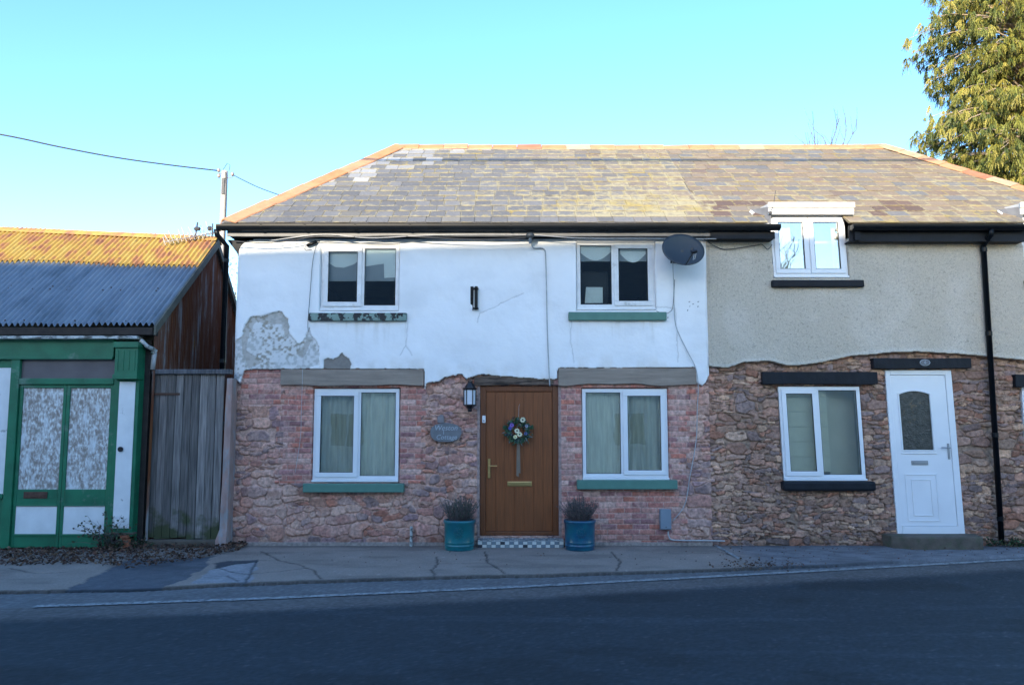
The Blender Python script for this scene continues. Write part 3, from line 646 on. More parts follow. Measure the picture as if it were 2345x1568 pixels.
# ---- lintels
def lint(px0, py0, px1, py1, m, parent, proj=.03, seed=1, amp=.01, top=0., label=None):
    x0, x1, z0, z1 = rect(px0, py0, px1, py1, WY-proj); b = wavy_beam(x0, x1, WY-proj, WY+.09, z0, z1, seed, amp, 30, top)
    o = b.build('lintel', m, parent, bevel=.006)
    if label: o['label'] = label
    return o
lint(642, 846, 970, 882, M['beam'], cott, .052, 3, .006)
lint(1279, 843, 1595, 880, M['beam'], cott, .052, 8, .013)
lint(1086, 863, 1268, 881, M['old_wood'], cott, .03, 6, .004, .014, label='rotten ragged timber lintel over the brown door')

# ---- windows of the cottage
def cut_window(parent, r, rec, case, mull, **k):
    return window(parent, r[0]+.006, r[1]-.006, r[2]+.03, r[3]-.006, WY+rec, case, mull, **k)
wUL, s_ = cut_window(cott, UL, .0, 'l', .53, m=M['upvc_dirty'])
sill(wUL, 706, 716, 931, 734, M['green_flaking'])['label'] = 'sill with flaking pale green paint showing black'
zb = Z(645, WY+.1); x0, x1, z0, z1 = UL
b = MB(); b.box(x0+.05, (x0+x1)/2, WY+.06, WY+.064, zb, z1-.03); b.box((x0+x1)/2+.02, x1-.05, WY+.06, WY+.064, zb, z1-.03); b.build('roller_blind', M['blind_grey'], wUL)
def sky_scallop(parent, xa, xb, zt, pts, y):      # a scalloped white sheet standing in for sky reflected in the glass
    b = MB(); poly = [(xa, zt), (xb, zt)]+[(xa+(xb-xa)*u, zt-v) for u, v in pts]; b.prism(poly[::-1], y, y+.004); return b.build('sky_reflection', M['sky_white'], parent)
xm = x0+(x1-x0)*.53
sky_scallop(wUL, xm+.03, x1-.06, z1-.05, [(1, .42), (.62, .43), (.6, .22), (.3, .24), (0, .26)], WY+.05)
sky_scallop(wUL, x0+.11, xm-.08, z1-.09, [(1, .14), (.85, .19), (.5, .24), (.2, .23), (0, .18)], WY+.05)
wUR, s_ = cut_window(cott, UR, .0, 'r', .47, m=M['upvc_dirty'])
sill(wUR, 1302, 714, 1527, 733, M['green_sill'])
x0, x1, z0, z1 = UR; zb = Z(600, WY+.1); xm = x0+(x1-x0)*.47
b = MB(); b.box(x0+.05, xm+.02, WY+.06, WY+.064, zb, z1-.03); b.box(xm+.03, x1-.05, WY+.06, WY+.064, zb, z1-.03); b.build('roller_blind', M['blind_grey'], wUR)
sc_ = [(1-i/12, .09+.13*math.sin(math.pi*i/12)) for i in range(13)]
sky_scallop(wUR, x0+.05, xm-.02, z1-.05, sc_, WY+.05); sky_scallop(wUR, xm+.11, x1-.12, z1-.08, sc_, WY+.05)
b = MB(); xa = x0+.04; b.box(xa, x1-.3, WY+.35, WY+.75, z0-.3, z0+.1); b.box(xa+.05, xa+.45, WY+.34, WY+.36, z0+.1, z0+.62)
o = b.build('dressing_table', M['dark_room']); tag(o, 'dark piece of furniture seen through the right upstairs window', 'furniture')
cx0, cx1, cz0, cz1 = rect(1339, 658, 1380, 694, WY+.14)
b = MB(); b.prism([(cx0, cz0), (cx1, cz0+.002), (cx1, cz1), (cx0+.02, cz1+.002)], WY+.13, WY+.135); o = b.build('pane_gleam', M['pane_gleam']); tag(o, 'bright reflection in the right upstairs window of the cottage, made as a white sheet', 'pane_gleam')  # bright reflection in the pane, put in as a white sheet
wLL, s_ = cut_window(cott, LLw, .02, 'l', .53); sill(wLL, 693, 1107, 924, 1127, M['green_sill'])
x0, x1, z0, z1 = LLw; xm = x0+(x1-x0)*.53
curtain(wLL, x0+.04, xm+.02, z0, z1, WY+.14, M['curtain_dull']); curtain(wLL, xm, x1-.03, z0, z1, WY+.13, M['curtain'])
wLR, s_ = cut_window(cott, LR, .02, 'r', .47); sill(wLR, 1322, 1099, 1552, 1120, M['green_sill'])
x0, x1, z0, z1 = LR; xm = x0+(x1-x0)*.47
curtain(wLR, x0+.03, xm+.04, z0, z1, WY+.13, M['curtain'], .008, .2); curtain(wLR, xm+.02, x1-.03, z0, z1, WY+.14, M['curtain_dull'])

# ---- front door of the cottage
y = WY+.03; a, c, z0, z1 = DO
b = MB(); f = .075
b.box(a-.004, a+f, y, y+.07, z0, z1+.004); b.box(c-f, c+.004, y, y+.07, z0, z1+.004); b.box(a+f, c-f, y, y+.07, z1-f, z1+.004); b.box(a+f, c-f, y, y+.07, z0, z0+.055)
door = b.build('front_door', M['brown_frame'], cott, bevel=.008)
b = MB(); xa, xb, za, zb = a+f+.002, c-f-.002, z0+.057, z1-f-.002; n = 7; wv = (xb-xa)/n
for i in range(n): b.box(xa+wv*i+.002, xa+wv*(i+1)-.002, y+.02, y+.045, za+.0, zb)
b.box(xa, xb, y+.026, y+.05, za, zb)
leaf = b.build('leaf', M['brown_door'], door, bevel=.003)
b = MB(); hx = X(1120, 1070, y); b.box(hx-.017, hx+.017, y-.003, y+.018, Z(1094, y), Z(1050, y)); hz = Z(1066, y)
b.tube([(hx, y-.003, hz), (hx, y-.045, hz), (hx+.02, y-.052, hz), (hx+.115, y-.05, hz)], .009, 8); b.tube([(hx, y-.003, Z(1082, y)), (hx, y-.016, Z(1082, y))], .012, 10)
b.build('handle', M['brass'], door, bevel=.003)
x0, x1, q0, q1 = rect(1162, 1102, 1218, 1113, y); b = MB(); b.box(x0, x1, y+.005, y+.021, q0, q1); b.box(x0+.01, x1-.01, y-.003, y+.004, q0+.012, q1-.006); b.build('letterbox', M['brass'], door, bevel=.006)
x0, x1, q0, q1 = rect(1104, 951, 1112, 968, y-.01); b = MB(); b.box(x0, x1, y-.018, y-.001, q0, q1); bl = b.build('doorbell', M['upvc'], door, bevel=.008)
b = MB(); b.ball(((x0+x1)/2, y-.02, q0+.03), .009, 5); b.build('button', M['dark_room'], bl)

# mosaic step
sx0, sx1 = X(1094, 1245, WY-.2), X(1291, 1245, WY-.2); sz1 = Z(1237, WY-.2)
st = thing('doorstep', 'chequered black and white mosaic tiled step under the brown door', 'step', ((sx0+sx1)/2, WY-.1, 0))
b = MB(); b.box(sx0, sx1, WY-.2, WY+.1, -.05, sz1); b.build('body', M['concrete'], st)
for v_ in st.children[0].data.color_attributes[0].data: v_.color = (.22, .22, .21, 1)
b = MB(); rnd = random.Random(3); n = 19; tw = (sx1-sx0)/n; th = (sz1-.005)/2.35
for r_ in range(3):
    zt = sz1-.002-r_*th; zb_ = max(zt-th+.004, -.02)
    if r_ == 0: zb_ = zt-th*.35+.003
    else: zt = sz1-.002-th*.35-(r_-1)*th; zb_ = zt-th+.004
    for i in range(n):
        if r_ == 0: b.col = random.choice([(.4, .42, .42), (.22, .26, .28), (.5, .52, .5)])
        else: b.col = (.62, .63, .58) if (i+r_) % 2 else rnd.choice([(.17, .22, .25), (.2, .25, .27), (.035, .04, .05), (.15, .2, .24)])
        b.box(sx0+tw*i+.003, sx0+tw*(i+1)-.003, WY-.206+rnd.uniform(-.0015, .0015), WY-.199, zb_, zt)
for j in range(7):
    for i in range(n*2):
        b.col = rnd.choice([(.5, .52, .5), (.2, .25, .27), (.3, .33, .34), (.12, .14, .16)])
        b.box(sx0+tw/2*i+.002, sx0+tw/2*(i+1)-.002, WY-.199+j*.033, WY-.199+j*.033+.03, sz1+.0005, sz1+.006)
b.build('tiles', M['obj_attr'], st)

# ============================================================ NEIGHBOUR
XR = HR-.25
WD = rect(1766, 494, 1937, 637, WY)              # dormer window: rises through the eaves
WN = (X(1788, 1000, WY), X(1977, 1000, WY), Z(1100, WY), Z(884, WY))
DN = (X(2041, 1030, WY), X(2192, 1030, WY), Z(1221, WY), Z(848, WY))
W3 = (X(2342, 620, WY), X(2342, 620, WY)+1.02, WD[2], WD[3])
W4 = (X(2345, 980, WY), X(2345, 980, WY)+1.15, WN[2], WN[3])
ncur = pxz([(1600, 838), (1640, 841), (1665, 843), (1700, 830), (1760, 827), (1800, 838), (1840, 836), (1880, 830), (1950, 815), (2000, 812), (2030, 808), (2100, 806), (2200, 812), (2345, 826), (2600, 826)])
nx_ = np.array([p[0] for p in ncur]); nz_ = np.array([p[1] for p in ncur])
PAL2 = np.array([1.42, 1.15, 1.0])*np.array([(.23, .165, .13), (.27, .2, .16), (.2, .145, .125), (.3, .235, .19), (.19, .15, .145), (.37, .28, .21), (.26, .15, .11), (.19, .16, .16), (.26, .19, .16), (.3, .2, .16)])
LEAN = .03                           # the old openings of this house lean a little to the left
def lean_over(o, e, f):
    for q_ in [o]+list(o.children_recursive):
        if q_.type != 'MESH': continue
        for v_ in q_.data.vertices: v_.co.x -= LEAN*(v_.co.z+q_.location.z-(e+f)/2)
def neigh_fn(x, z):
    low = np.interp(x, nx_, nz_)+.01*(fbm(x*20, z*20, 6)-.5)
    up = z > low
    d = .05+.02*(fbm(x*1.3, z*1.3, 9)-.5)*2+.009*(fbm(x*45, z*45, 19, 2)-.5); d = d+.02*sstep(.06, 0, z-low)
    bl = fbm(x*2.2, z*2.2, 13); sp = vnoise(x*60, z*60, 14)
    base = np.array([.57, .5, .4])*(1-.05*sp[..., None])+np.array([.055, .055, .06])*sstep(.45, .75, bl)[..., None]
    base = np.where((sp > .82)[..., None], base*.8, base)
    d = np.where(x < PX+.04, d-.01, d)
    sb, sc, sh, _ = rubble(x, z, 23, .1, .052, (.12, .3), (.06, .17), PAL2, .15)
    mort = np.array([.3, .21, .155])*(.8+.4*fbm(x*8, z*8, 95))[..., None]
    cs = mort*(1-sb[..., None])+sc*sb[..., None]; ds = -.04+sb*(.012+.038*sh)+.022*(fbm(x*16, z*22, 27)-.5)+.01*(fbm(x*55, z*55, 28)-.5)
    # left margin: the cottage's paler pointing runs a little across the party line
    pale = sstep(.5, .1, x-PX-.0+.2*(fbm(x*3, z*3, 60)-.5))[..., None]; cs = cs*(1+.22*pale*np.array([1.1, .95, .95]))
    foot_tone = sstep(.3, 0, z+.1*(fbm(x*3, z*3, 45)-.5))[..., None]; cs = cs*(1-.25*foot_tone)  # stone colour darkens towards the ground
    c = np.where(up[..., None], base, cs); d = np.where(up, d, ds); k = np.where(up, 1, 0)
    x_true = x
    for (a, b, e, f) in (WD, WN, DN, W3, W4):
        x = x_true+LEAN*(z-(e+f)/2); ins = (x > a-.004) & (x < b+.004) & (z > e-.004) & (z < f+.004); d = np.where(ins, -.1, d)
        k = np.where((x > a+.03) & (x < b-.03) & (z > e+.03) & (z < f-.03+(9 if e == WD[2] else 0)), -1, k)
    return d, c, k
NT = Z(548, WY)
field(PX, XR, -.06, NT, .0105, neigh_fn, [('lower_wall', M['stone']), ('upper_wall', M['dash'])], neigh)
y2 = RIDY*2-EAVEY-.3
b = MB(); b.box(XR-.25, XR, WY+.1, y2, -.06, NT+.1); b.build('end_wall', M['wall_back'], neigh)
b = MB(); b.box(PX+.1, XR-.25, y2-.25, y2, -.06, NT+.1); b.build('back_wall', M['wall_back'], neigh)
b = MB(); b.box(PX+.1, XR-.25, WY+.14, y2-.25, 2.25, 2.4); b.box(PX+.1, XR-.25, WY+.5, y2-.25, NT+.05, NT+.09); b.box(PX+.1, XR-.25, WY+.14, y2-.25, -.03, .02); b.box(5.2, 5.3, WY+.12, y2-.25, 0, 2.25)
b.build('inner_walls', M['room'], neigh)
# roof of the neighbour, cut round the dormers (slates skipped where the dormer stands)
D3a, D3b = W3[0]-.05, W3[1]+.05
smn = slates(lambda s: PX, hipr, 9, True)
keep_f = []; keep = MB(); keep.suv = []
for i in range(0, len(smn.v), 8):
    P = smn.v[i:i+8]; cx = sum(p[0] for p in P)/8; sy = (P[0][1]-EAVEY)
    xa_, xb_ = min(p[0] for p in P), max(p[0] for p in P)
    hit = False
    for da, db in ((DX0, DX1), (D3a, D3b)):
        if sy < .30 and xb_ > da and xa_ < db:
            if xa_ < da-.03: P = [(min(p[0], da), p[1], p[2]) for p in P]
            elif xb_ > db+.03: P = [(max(p[0], db), p[1], p[2]) for p in P]
            else: hit = True
    if hit: continue
    n0 = len(keep.v); keep.v += P; keep.c += smn.c[i:i+8]; keep.suv += smn.suv[i:i+8]; keep.f += [tuple(n0+q for q in f) for f in [(0, 1, 2, 3), (0, 4, 5, 1), (1, 5, 6, 2), (3, 7, 4, 0), (4, 7, 6, 5)]]
rfn = keep.build('roof', M['slate'], neigh)
b = MB(); p = slope_pt; dtop = .45*math.hypot(1, PIT)
for xa, xb in ((PX, DX0), (DX1, D3a), (D3b, HR)):
    b.add([p(xa, 0, -.006), p(xb, 0, -.006), p(min(xb, hipr(dtop)), dtop, -.006), p(xa, dtop, -.006)], [(0, 1, 2, 3)])
b.add([p(PX, dtop, -.006), p(hipr(dtop), dtop, -.006), p(RR, SL, -.006), p(PX, SL, -.006)], [(0, 1, 2, 3)])
b.add([(PX, y2+.3, EZ), (HR, y2+.3, EZ), (RR, RIDY, RZ), (PX, RIDY, RZ)], [(1, 0, 3, 2)]); b.add([(HR, y2+.3, EZ), (HR, EAVEY, EZ), (RR, RIDY, RZ)], [(1, 0, 2)])
b.col = (.24, .2, .16); b.c = [b.col]*len(b.v); b.suv = [(.5, .5, .2)]*len(b.v); b.build('roof_deck', M['slate'], rfn)
ridge_tiles((PX, RIDY, RZ+up_-.02), (RR, RIDY, RZ+up_), 'ridge_tiles', rfn, 14, RW, .2, fresh=.7)
ridge_tiles((RR, RIDY, RZ+up_), (HR, EAVEY+.02, EZ+up_), 'hip_tiles', rfn, 15, WR, .2, fresh=.7)
# eaves
gz2 = gz
for (xa, xb) in ((GX1-.02, GX1-.015), (DX1+.02, D3a-.02), (D3b, HR)):
    if xb-xa < .1: continue
    gutter(xa, xb, gz2, EAVEY-.06, .062, 'gutter', neigh, M['black_plastic'])
    b = MB(); b.box(xa, xb, EAVEY+.02, EAVEY+.05, Z(553, EAVEY+.02), EZ-.004); b.box(xa+.01, xb-.01, EAVEY+.051, WY+.1, Z(552, EAVEY), Z(552, EAVEY)+.02); b.build('fascia', M['black_paint'], neigh, bevel=.003)
b = MB(); b.box(PX+.02, WD[0]-.02, EAVEY-.0, EAVEY+.018, Z(547, EAVEY), Z(530, EAVEY)); b.box(PX+.02, WD[0]-.03, EAVEY+.051, WY+.1, Z(547, EAVEY), Z(547, EAVEY)+.02); b.build('fascia', M['black_paint'], neigh, bevel=.003)
# down pipe
xp = X(2278, 1000, WY-.09); xpt = X(2250, 545, WY-.09); xp = (xp+xpt)/2
b = MB(); b.tube([(xp, EAVEY-.06, gz2-.05), (xp, EAVEY-.05, gz2-.14), (xp, WY-.1, gz2-.26), (xp, WY-.1, .03)], .038, 12); dp = b.build('downpipe', M['black_plastic'], neigh, smooth=True)
for py in (580, 770, 1000, 1190):
    z = Z(py, WY); b = MB(); b.tube([(xp, WY-.1, z), (xp, WY-.1, z+.06)], .045, 12); b.build('clip', M['black_plastic'], dp)
# lintels and sills
lint(1746, 851, 2010, 879, M['black_paint'], neigh, .07, 12, .004)
nl = lint(2001, 820, 2225, 843, M['black_paint'], neigh, .09, 13, .003, .003)
lint(2326, 857, 2545, 886, M['black_paint'], neigh, .07, 15, .003)
# oval number plate on the door lintel
q = at(2118, 830, WY-.1); b = MB(); b.ball((q.x, q.y+.002, q.z), .075, 10, (1, .12, .62)); pl_ = b.build('number_plate', M['slate_sign'], nl, smooth=True)

def text_mesh(txt, size, loc, m, parent, name='lettering', ext=.002, rot=0, shear=0):
    cu = bpy.data.curves.new(name, 'FONT'); cu.body = txt; cu.size = size; cu.extrude = ext; cu.align_x = 'CENTER'; cu.align_y = 'CENTER'; cu.shear = shear
    tmp = bpy.data.objects.new('tmp_text', cu); COL.objects.link(tmp); bpy.context.view_layer.update()
    me = bpy.data.meshes.new_from_object(tmp); bpy.data.objects.remove(tmp); bpy.data.curves.remove(cu)
    me.materials.clear(); me.materials.append(m); o = bpy.data.objects.new(name, me); COL.objects.link(o)
    o.location = loc; o.rotation_euler = (R(90), rot, 0)
    if parent: o.parent = parent; o.matrix_parent_inverse = parent_inv(parent)
    return o
b = MB()
for j in range(28):
    a0, a1 = 2*math.pi*j/28, 2*math.pi*(j+1)/28
    b.prism([(q.x+.066*math.cos(a0), q.z+.04*math.sin(a0)), (q.x+.072*math.cos(a0), q.z+.045*math.sin(a0)), (q.x+.072*math.cos(a1), q.z+.045*math.sin(a1)), (q.x+.066*math.cos(a1), q.z+.04*math.sin(a1))][::-1], q.y-.008, q.y+.004)
b.build('rim', M['sign_paint'], nl)
nt_ = text_mesh('6', .06, (q.x, q.y-.011, q.z), M['sign_paint'], nl, 'number')

# dormer window
def dormer(wd, withwin=True):
    x0, x1, z0, z1 = wd
    win, _ = window(neigh, x0+.004, x1-.004, z0+.03, z1, WY-.02, 'l', .5, glass=GLB, both=True)
    s0, s1 = x0-.05, x1+.18
    b = MB(); b.box(s0, s1, WY-.11, WY+.06, Z(657, WY-.1), Z(641, WY-.1)); b.build('sill', M['black_paint'], win, bevel=.012)
    dm = MB(); zt = Z(478, WY-.1); ca, cb_ = x0-.04, x1+.02
    ztop = zt+.02
    dm.box(ca, cb_, WY-.03, WY+.05, z1+.002, zt)                            # white head board
    for xx in (ca, cb_-.025): dm.prism([(WY+.051, EZ-.1), (WY+.9, EZ+.52), (WY+.9, zt+.06), (WY+.051, zt-.01)], xx, xx+.025, 'x')
    o = dm.build('dormer', M['white_paint'], neigh, bevel=.003)
    fl = MB(); rx0, rx1 = ca-.025, X(1955, 470, WY-.14)-X(1937, 565, WY)+x1
    fl.prism([(WY-.14, Z(491, WY-.14)), (WY-.115, Z(491, WY-.14)), (WY-.112, ztop-.02), (WY+.75, ztop+.12), (WY+.75, ztop+.15), (WY-.14, Z(466, WY-.14))], rx0, rx1, 'x')
    fl.prism([(WY-.165, Z(476, WY-.14)), (WY-.143, Z(476, WY-.14)), (WY-.143, Z(464, WY-.14)), (WY-.165, Z(464, WY-.14))], rx0-.01, rx1+.01, 'x')
    fl.build('dormer_roof', M['white_paint'], o, bevel=.004)
    # lead cheek splayed back to the slates, with a pale flashing along its foot
    ch = MB(); ap = Vector((ca-.21, WY+.09, EZ+PIT*(WY+.09-EAVEY)+.075)); ft = Vector((ca-.003, WY-.13, ztop+.005)); fb = Vector((ca-.003, WY-.13, EZ+.03)); bk = Vector((ca-.003, WY+.45, ztop+.03))
    sk = Vector((.012, .0, -.012)); ch.add([ft, fb, ap, bk, ft+sk, fb+sk, ap+sk, bk+sk], [(0, 2, 1), (0, 3, 2), (4, 5, 6), (4, 6, 7), (0, 1, 5, 4), (1, 2, 6, 5), (2, 3, 7, 6)]); ch.build('cheek_lead', M['lead'], o)
    am = MB(); dn = Vector((-.045, -.07, -.05)); am.add([fb, ap, ap+dn*1.1, fb+dn, fb+sk, ap+sk, ap+dn*1.1+sk, fb+dn+sk], [(0, 1, 2, 3), (4, 7, 6, 5), (0, 3, 7, 4), (3, 2, 6, 7), (2, 1, 5, 6)]); am.build('apron', M['white_paint'], o)
    # dark return boards where the fascia stops against the window
    rb = MB(); rb.box(x1+.022, x1+.10, EAVEY-.03, WY-.02, Z(556, WY-.1), EZ+.01); rb.build('return_board', M['black_paint'], o, bevel=.004)
    return win
w1 = dormer(WD); w3 = dormer(W3); lean_over(w3, W3[2], W3[3])
curtain(w1, X(1787, 570, WY+.15), X(1812, 570, WY+.15), WD[2], WD[3], WY+.15, M['curtain'], .012, .08)
curtain(w1, X(1905, 570, WY+.15), X(1925, 570, WY+.15), WD[2], WD[3], WY+.15, M['curtain'], .012, .08)
lean_over(w1, WD[2], WD[3])
wN, _ = cut_window(neigh, WN, .0, 'l', .47)
b = MB(); sx_ = X(1790, 1110, WY-.1); b.box(sx_, X(2004, 1110, WY-.1), WY-.1, WY+.06, Z(1124, WY-.1), Z(1102, WY-.1)); b.build('sill', M['black_paint'], wN, bevel=.03)
b = MB(); xa, xb = WN[0]+.05, X(1897, 1000, WY+.15); zz = WN[2]+.12
while zz < WN[3]: b.box(xa, xb, WY+.14+.0, WY+.15, zz, min(zz+.205, WN[3])); b.box(xa, xb, WY+.132, WY+.139, zz-.004, zz+.006); zz += .212
b.build('roman_blind', M['blind_cream'], wN)
b = MB(); b.box(X(1897, 1000, WY+.15)+.01, X(1905, 1000, WY+.15)+.01, WY+.2, WY+.24, WN[2], WN[3]); b.box(X(1905, 1000, WY+.15)+.03, WN[1]+.02, WY+.3, WY+.32, WN[2]-.1, WN[3]+.1); b.build('inner_reveal', M['room'], wN)
lean_over(wN, WN[2], WN[3])
w4, _ = cut_window(neigh, W4, .0, 'l', .47); b = MB(); b.box(W4[0]-.03, W4[1]+.1, WY-.1, WY+.06, W4[2]-.11, W4[2]-.005); b.build('sill', M['black_paint'], w4, bevel=.02)

# white front door
a, c, z0, z1 = DN; y = WY-.012; f = .065
b = MB(); b.box(a-.006, a+f, y, y+.09, z0-.02, z1+.004); b.box(c-f-.02, c+.006, y, y+.09, z0-.02, z1+.004); b.box(a+f, c-f-.02, y, y+.09, z1-f, z1+.004); b.box(a+f, c-f-.02, y-.01, y+.09, z0-.02, z0+.1)
wdn = b.build('front_door', M['upvc'], neigh, bevel=.006)
xa, xb, za, zb = a+f+.004, c-f-.024, z0+.105, z1-f-.004; yl = y+.012
pz1, pz0 = Z(1083, y), Z(1195, y); cxm = X(2103, 1000, y); gx0, gx1 = cxm-.215, cxm+.215
gz0, gz1 = Z(1030, y), Z(897, y)
b = MB()
b.box(xa, gx0, yl, yl+.045, za, zb); b.box(gx1, xb, yl, yl+.045, za, zb); b.box(gx0, gx1, yl, yl+.045, za, gz0)
arch = [(gx0+(gx1-gx0)*i/14, gz1-.035+.045*math.sin(math.pi*i/14)) for i in range(15)]
b.prism([(gx1, zb), (gx0, zb)]+arch, yl, yl+.045)
lf = b.build('leaf', M['upvc'], wdn)
g = MB(); g.prism(([(gx0-.01, gz0-.01), (gx1+.01, gz0-.01)]+[(u, v+.01) for u, v in arch[::-1]]), yl+.015, yl+.025); g.build('pane', M['door_glass'], wdn)
def frame_loop(b, pts, t, y0, y1):
    n = len(pts); cx_, cz_ = sum(p[0] for p in pts)/n, sum(p[1] for p in pts)/n
    o = [(p[0]+(t if p[0] > cx_ else -t), p[1]+(t if p[1] > cz_ else -t)) for p in pts]
    for i in range(n): j = (i+1) % n; b.prism([pts[i], o[i], o[j], pts[j]], y0, y1)
b = MB(); frame_loop(b, [(gx0, gz0), (gx1, gz0)]+arch[::-1], .022, yl-.012, yl-.0005); b.build('moulding', M['upvc'], wdn, bevel=.005)
b = MB(); b.box(gx0-.035, gx1+.035, yl-.014, yl-.0005, gz0-.055, gz0-.035); b.build('moulding', M['upvc'], wdn, bevel=.005)
b = MB(); frame_loop(b, [(gx0+.01, pz0+.03), (gx1-.01, pz0+.03), (gx1-.01, pz1-.03), (gx0+.01, pz1-.03)], .022, yl-.01, yl-.0005); b.build('moulding', M['upvc'], wdn, bevel=.005)
b = MB(); frame_loop(b, [(gx0+.09, pz0+.1), (gx1-.09, pz0+.1), (gx1-.09, pz1-.1), (gx0+.09, pz1-.1)], .016, yl-.01, yl-.0005); b.build('moulding', M['upvc'], wdn, bevel=.005)
b = MB(); lz = Z(1059, y); b.box(cxm-.115, cxm+.115, yl-.012, yl-.0005, lz-.03, lz+.03); b.box(cxm-.095, cxm+.095, yl-.018, yl-.0125, lz-.016, lz+.016); b.build('letterbox', M['chrome'], wdn, bevel=.004)
hx = xb-.035; hz = Z(1028, y); b = MB(); b.box(hx-.014, hx+.014, yl-.012, yl-.0005, hz-.14, hz+.08); b.tube([(hx, yl-.012, hz+.02), (hx, yl-.05, hz+.02), (hx-.02, yl-.055, hz+.02), (hx-.12, yl-.052, hz+.025)], .009, 8); b.build('handle', M['chrome'], wdn, bevel=.003)
lean_over(wdn, DN[2], DN[3])
# its step
s0, s1 = X(2048, 1235, WY-.35), X(2262, 1235, WY-.3)
b = MB(); b.prism([(s0, WY+.02), (s0+.02, WY-.22), (s0+.25, WY-.36), (s1-.08, WY-.34), (s1, WY-.05), (s1, WY+.02)], -.05, Z(1222, WY-.05)-.0, 'z'); o = b.build('doorstep', M['step_stone'], bevel=.02); tag(o, 'worn mossy concrete step below the white front door', 'step')

# ============================================================ THINGS FIXED TO THE WALLS
def cable(name, pts, r, m, label, cat='cable', group=None, n=6):
    # smooth the polyline a little (Catmull-Rom)
    P = [Vector(p) for p in pts]; out = []
    for i in range(len(P)-1):
        a = P[max(i-1, 0)]; b_, c_ = P[i], P[i+1]; d_ = P[min(i+2, len(P)-1)]
        for k in range(6):
            t = k/6; out.append(.5*((2*b_)+(c_-a)*t+(2*a-5*b_+4*c_-d_)*t*t+(3*b_-a-3*c_+d_)*t**3))
    out.append(P[-1]); b = MB(); b.tube(out, r, n); o = b.build(name, m, None, smooth=True); return tag(o, label, cat, group)
def wp(px, py, off=.075): return at(px, py, WY-off)
cable('cable', [wp(724, 560), wp(716, 600), wp(711, 660), wp(707, 712), wp(705, 740), wp(706, 760)], .004, M['cable_d'], 'thin dark cable running down the white render beside the left upstairs window')
cable('cable', [wp(697, 800), wp(693, 845, .085), wp(692, 884, .085), wp(690, 940, .03), wp(688, 1000, .03), wp(676, 1082, .03)], .0035, M['cable_w'], 'pale string-like cable hanging over the left timber lintel to the brickwork')
cable('cable', [wp(1215, 552), wp(1222, 568), wp(1245, 570), wp(1250, 600), wp(1253, 740), wp(1257, 843, .085), wp(1259, 884, .085)], .009, M['cable_w'], 'white cable dropping from the junction box to the brown door head')
cable('cable', [at(1540, 590, WY-.15), wp(1543, 660), wp(1544, 710), wp(1549, 750), wp(1572, 800), wp(1593, 842, .085), wp(1599, 885, .085), wp(1597, 930, .03), wp(1594, 1010, .03), wp(1580, 1090, .03), wp(1568, 1155, .03), wp(1540, 1193, .04)], .006, M['cable_w'], 'long pale cable looping from the satellite dish down to the grey box')
cable('cable', [wp(1503, 712), wp(1520, 718), wp(1534, 714), wp(1541, 700), wp(1545, 640)], .004, M['cable_d'], 'short dark cable looping from the right upstairs window frame to the dish lead')
cable('cable', [wp(1530, 1215, .04), wp(1532, 1228, .04), wp(1545, 1236, .04), wp(1620, 1237, .05), wp(1660, 1238, .05)], .011, M['cable_w'], 'pale conduit running along the foot of the wall from the grey box')
cable('cable', [at(1612, 548, EAVEY+.0), wp(1640, 565), wp(1665, 571), wp(1730, 562), wp(1745, 560), wp(1758, 571), wp(1768, 560)], .006, M['cable_d'], 'thin dark cable sagging across the grey pebble-dash to the dormer window')
fy = EAVEY-.0
cable('cable', [at(530, 552, fy), at(600, 556, fy), at(660, 552, fy), at(720, 542, fy), at(800, 543, fy), at(900, 540, fy), at(1000, 545, fy), at(1100, 548, fy), at(1205, 545, fy)], .008, M['cable_d'], 'bundle of dark wires sagging along the grey fascia under the gutter')
cable('cable', [at(620, 551, fy+.01), at(740, 537, fy-.0), at(850, 545, fy-.0), at(1000, 538, fy), at(1210, 538, fy), at(1320, 545, fy), at(1500, 546, fy), at(1640, 547, fy)], .007, M['cable_w'], 'pale wire clipped along the grey fascia under the gutter')
cable('cable', [wp(1708, 560), wp(1700, 560), wp(1690, 559)], .005, M['cable_d'], 'stub of black wire on the pebble-dash just under the eaves') if False else None
# junction box under the gutter
q = at(1214, 539, fy-.03); jb = thing('junction_box', 'round grey cable junction box under the middle of the gutter', 'junction box', q)
b = MB(); b.ball(q, .06, 8, (1, .6, .75)); b.build('cover', M['dish'], jb, smooth=True); b = MB(); b.tube([q+Vector((0, 0, -.03)), q+Vector((.0, .05, -.1))], .02, 8); b.build('gland', M['grey_box'], jb)
# small black camera-like flood lamp by the left upstairs window
q = at(714, 558, WY-.1); fl = thing('cable_closure', 'small black cylinder on wires beside the top of the left upstairs window', 'cable joint', q)
b = MB(); d = Vector((.07, 0, .028)); b.tube([q-d, q-d*.9, q+d*.9, q+d], [.014, .024, .024, .014], 10); b.build('case', M['black_plastic'], fl, smooth=True); b = MB(); b.tube([q+d, q+d+Vector((.03, .04, .02))], .006, 6); b.tube([q-d, q-d+Vector((-.05, .02, -.03)), q-d+Vector((-.02, .04, -.06)), q-d+Vector((.06, .04, -.05))], .004, 6); b.build('wire', M['cable_d'], fl)
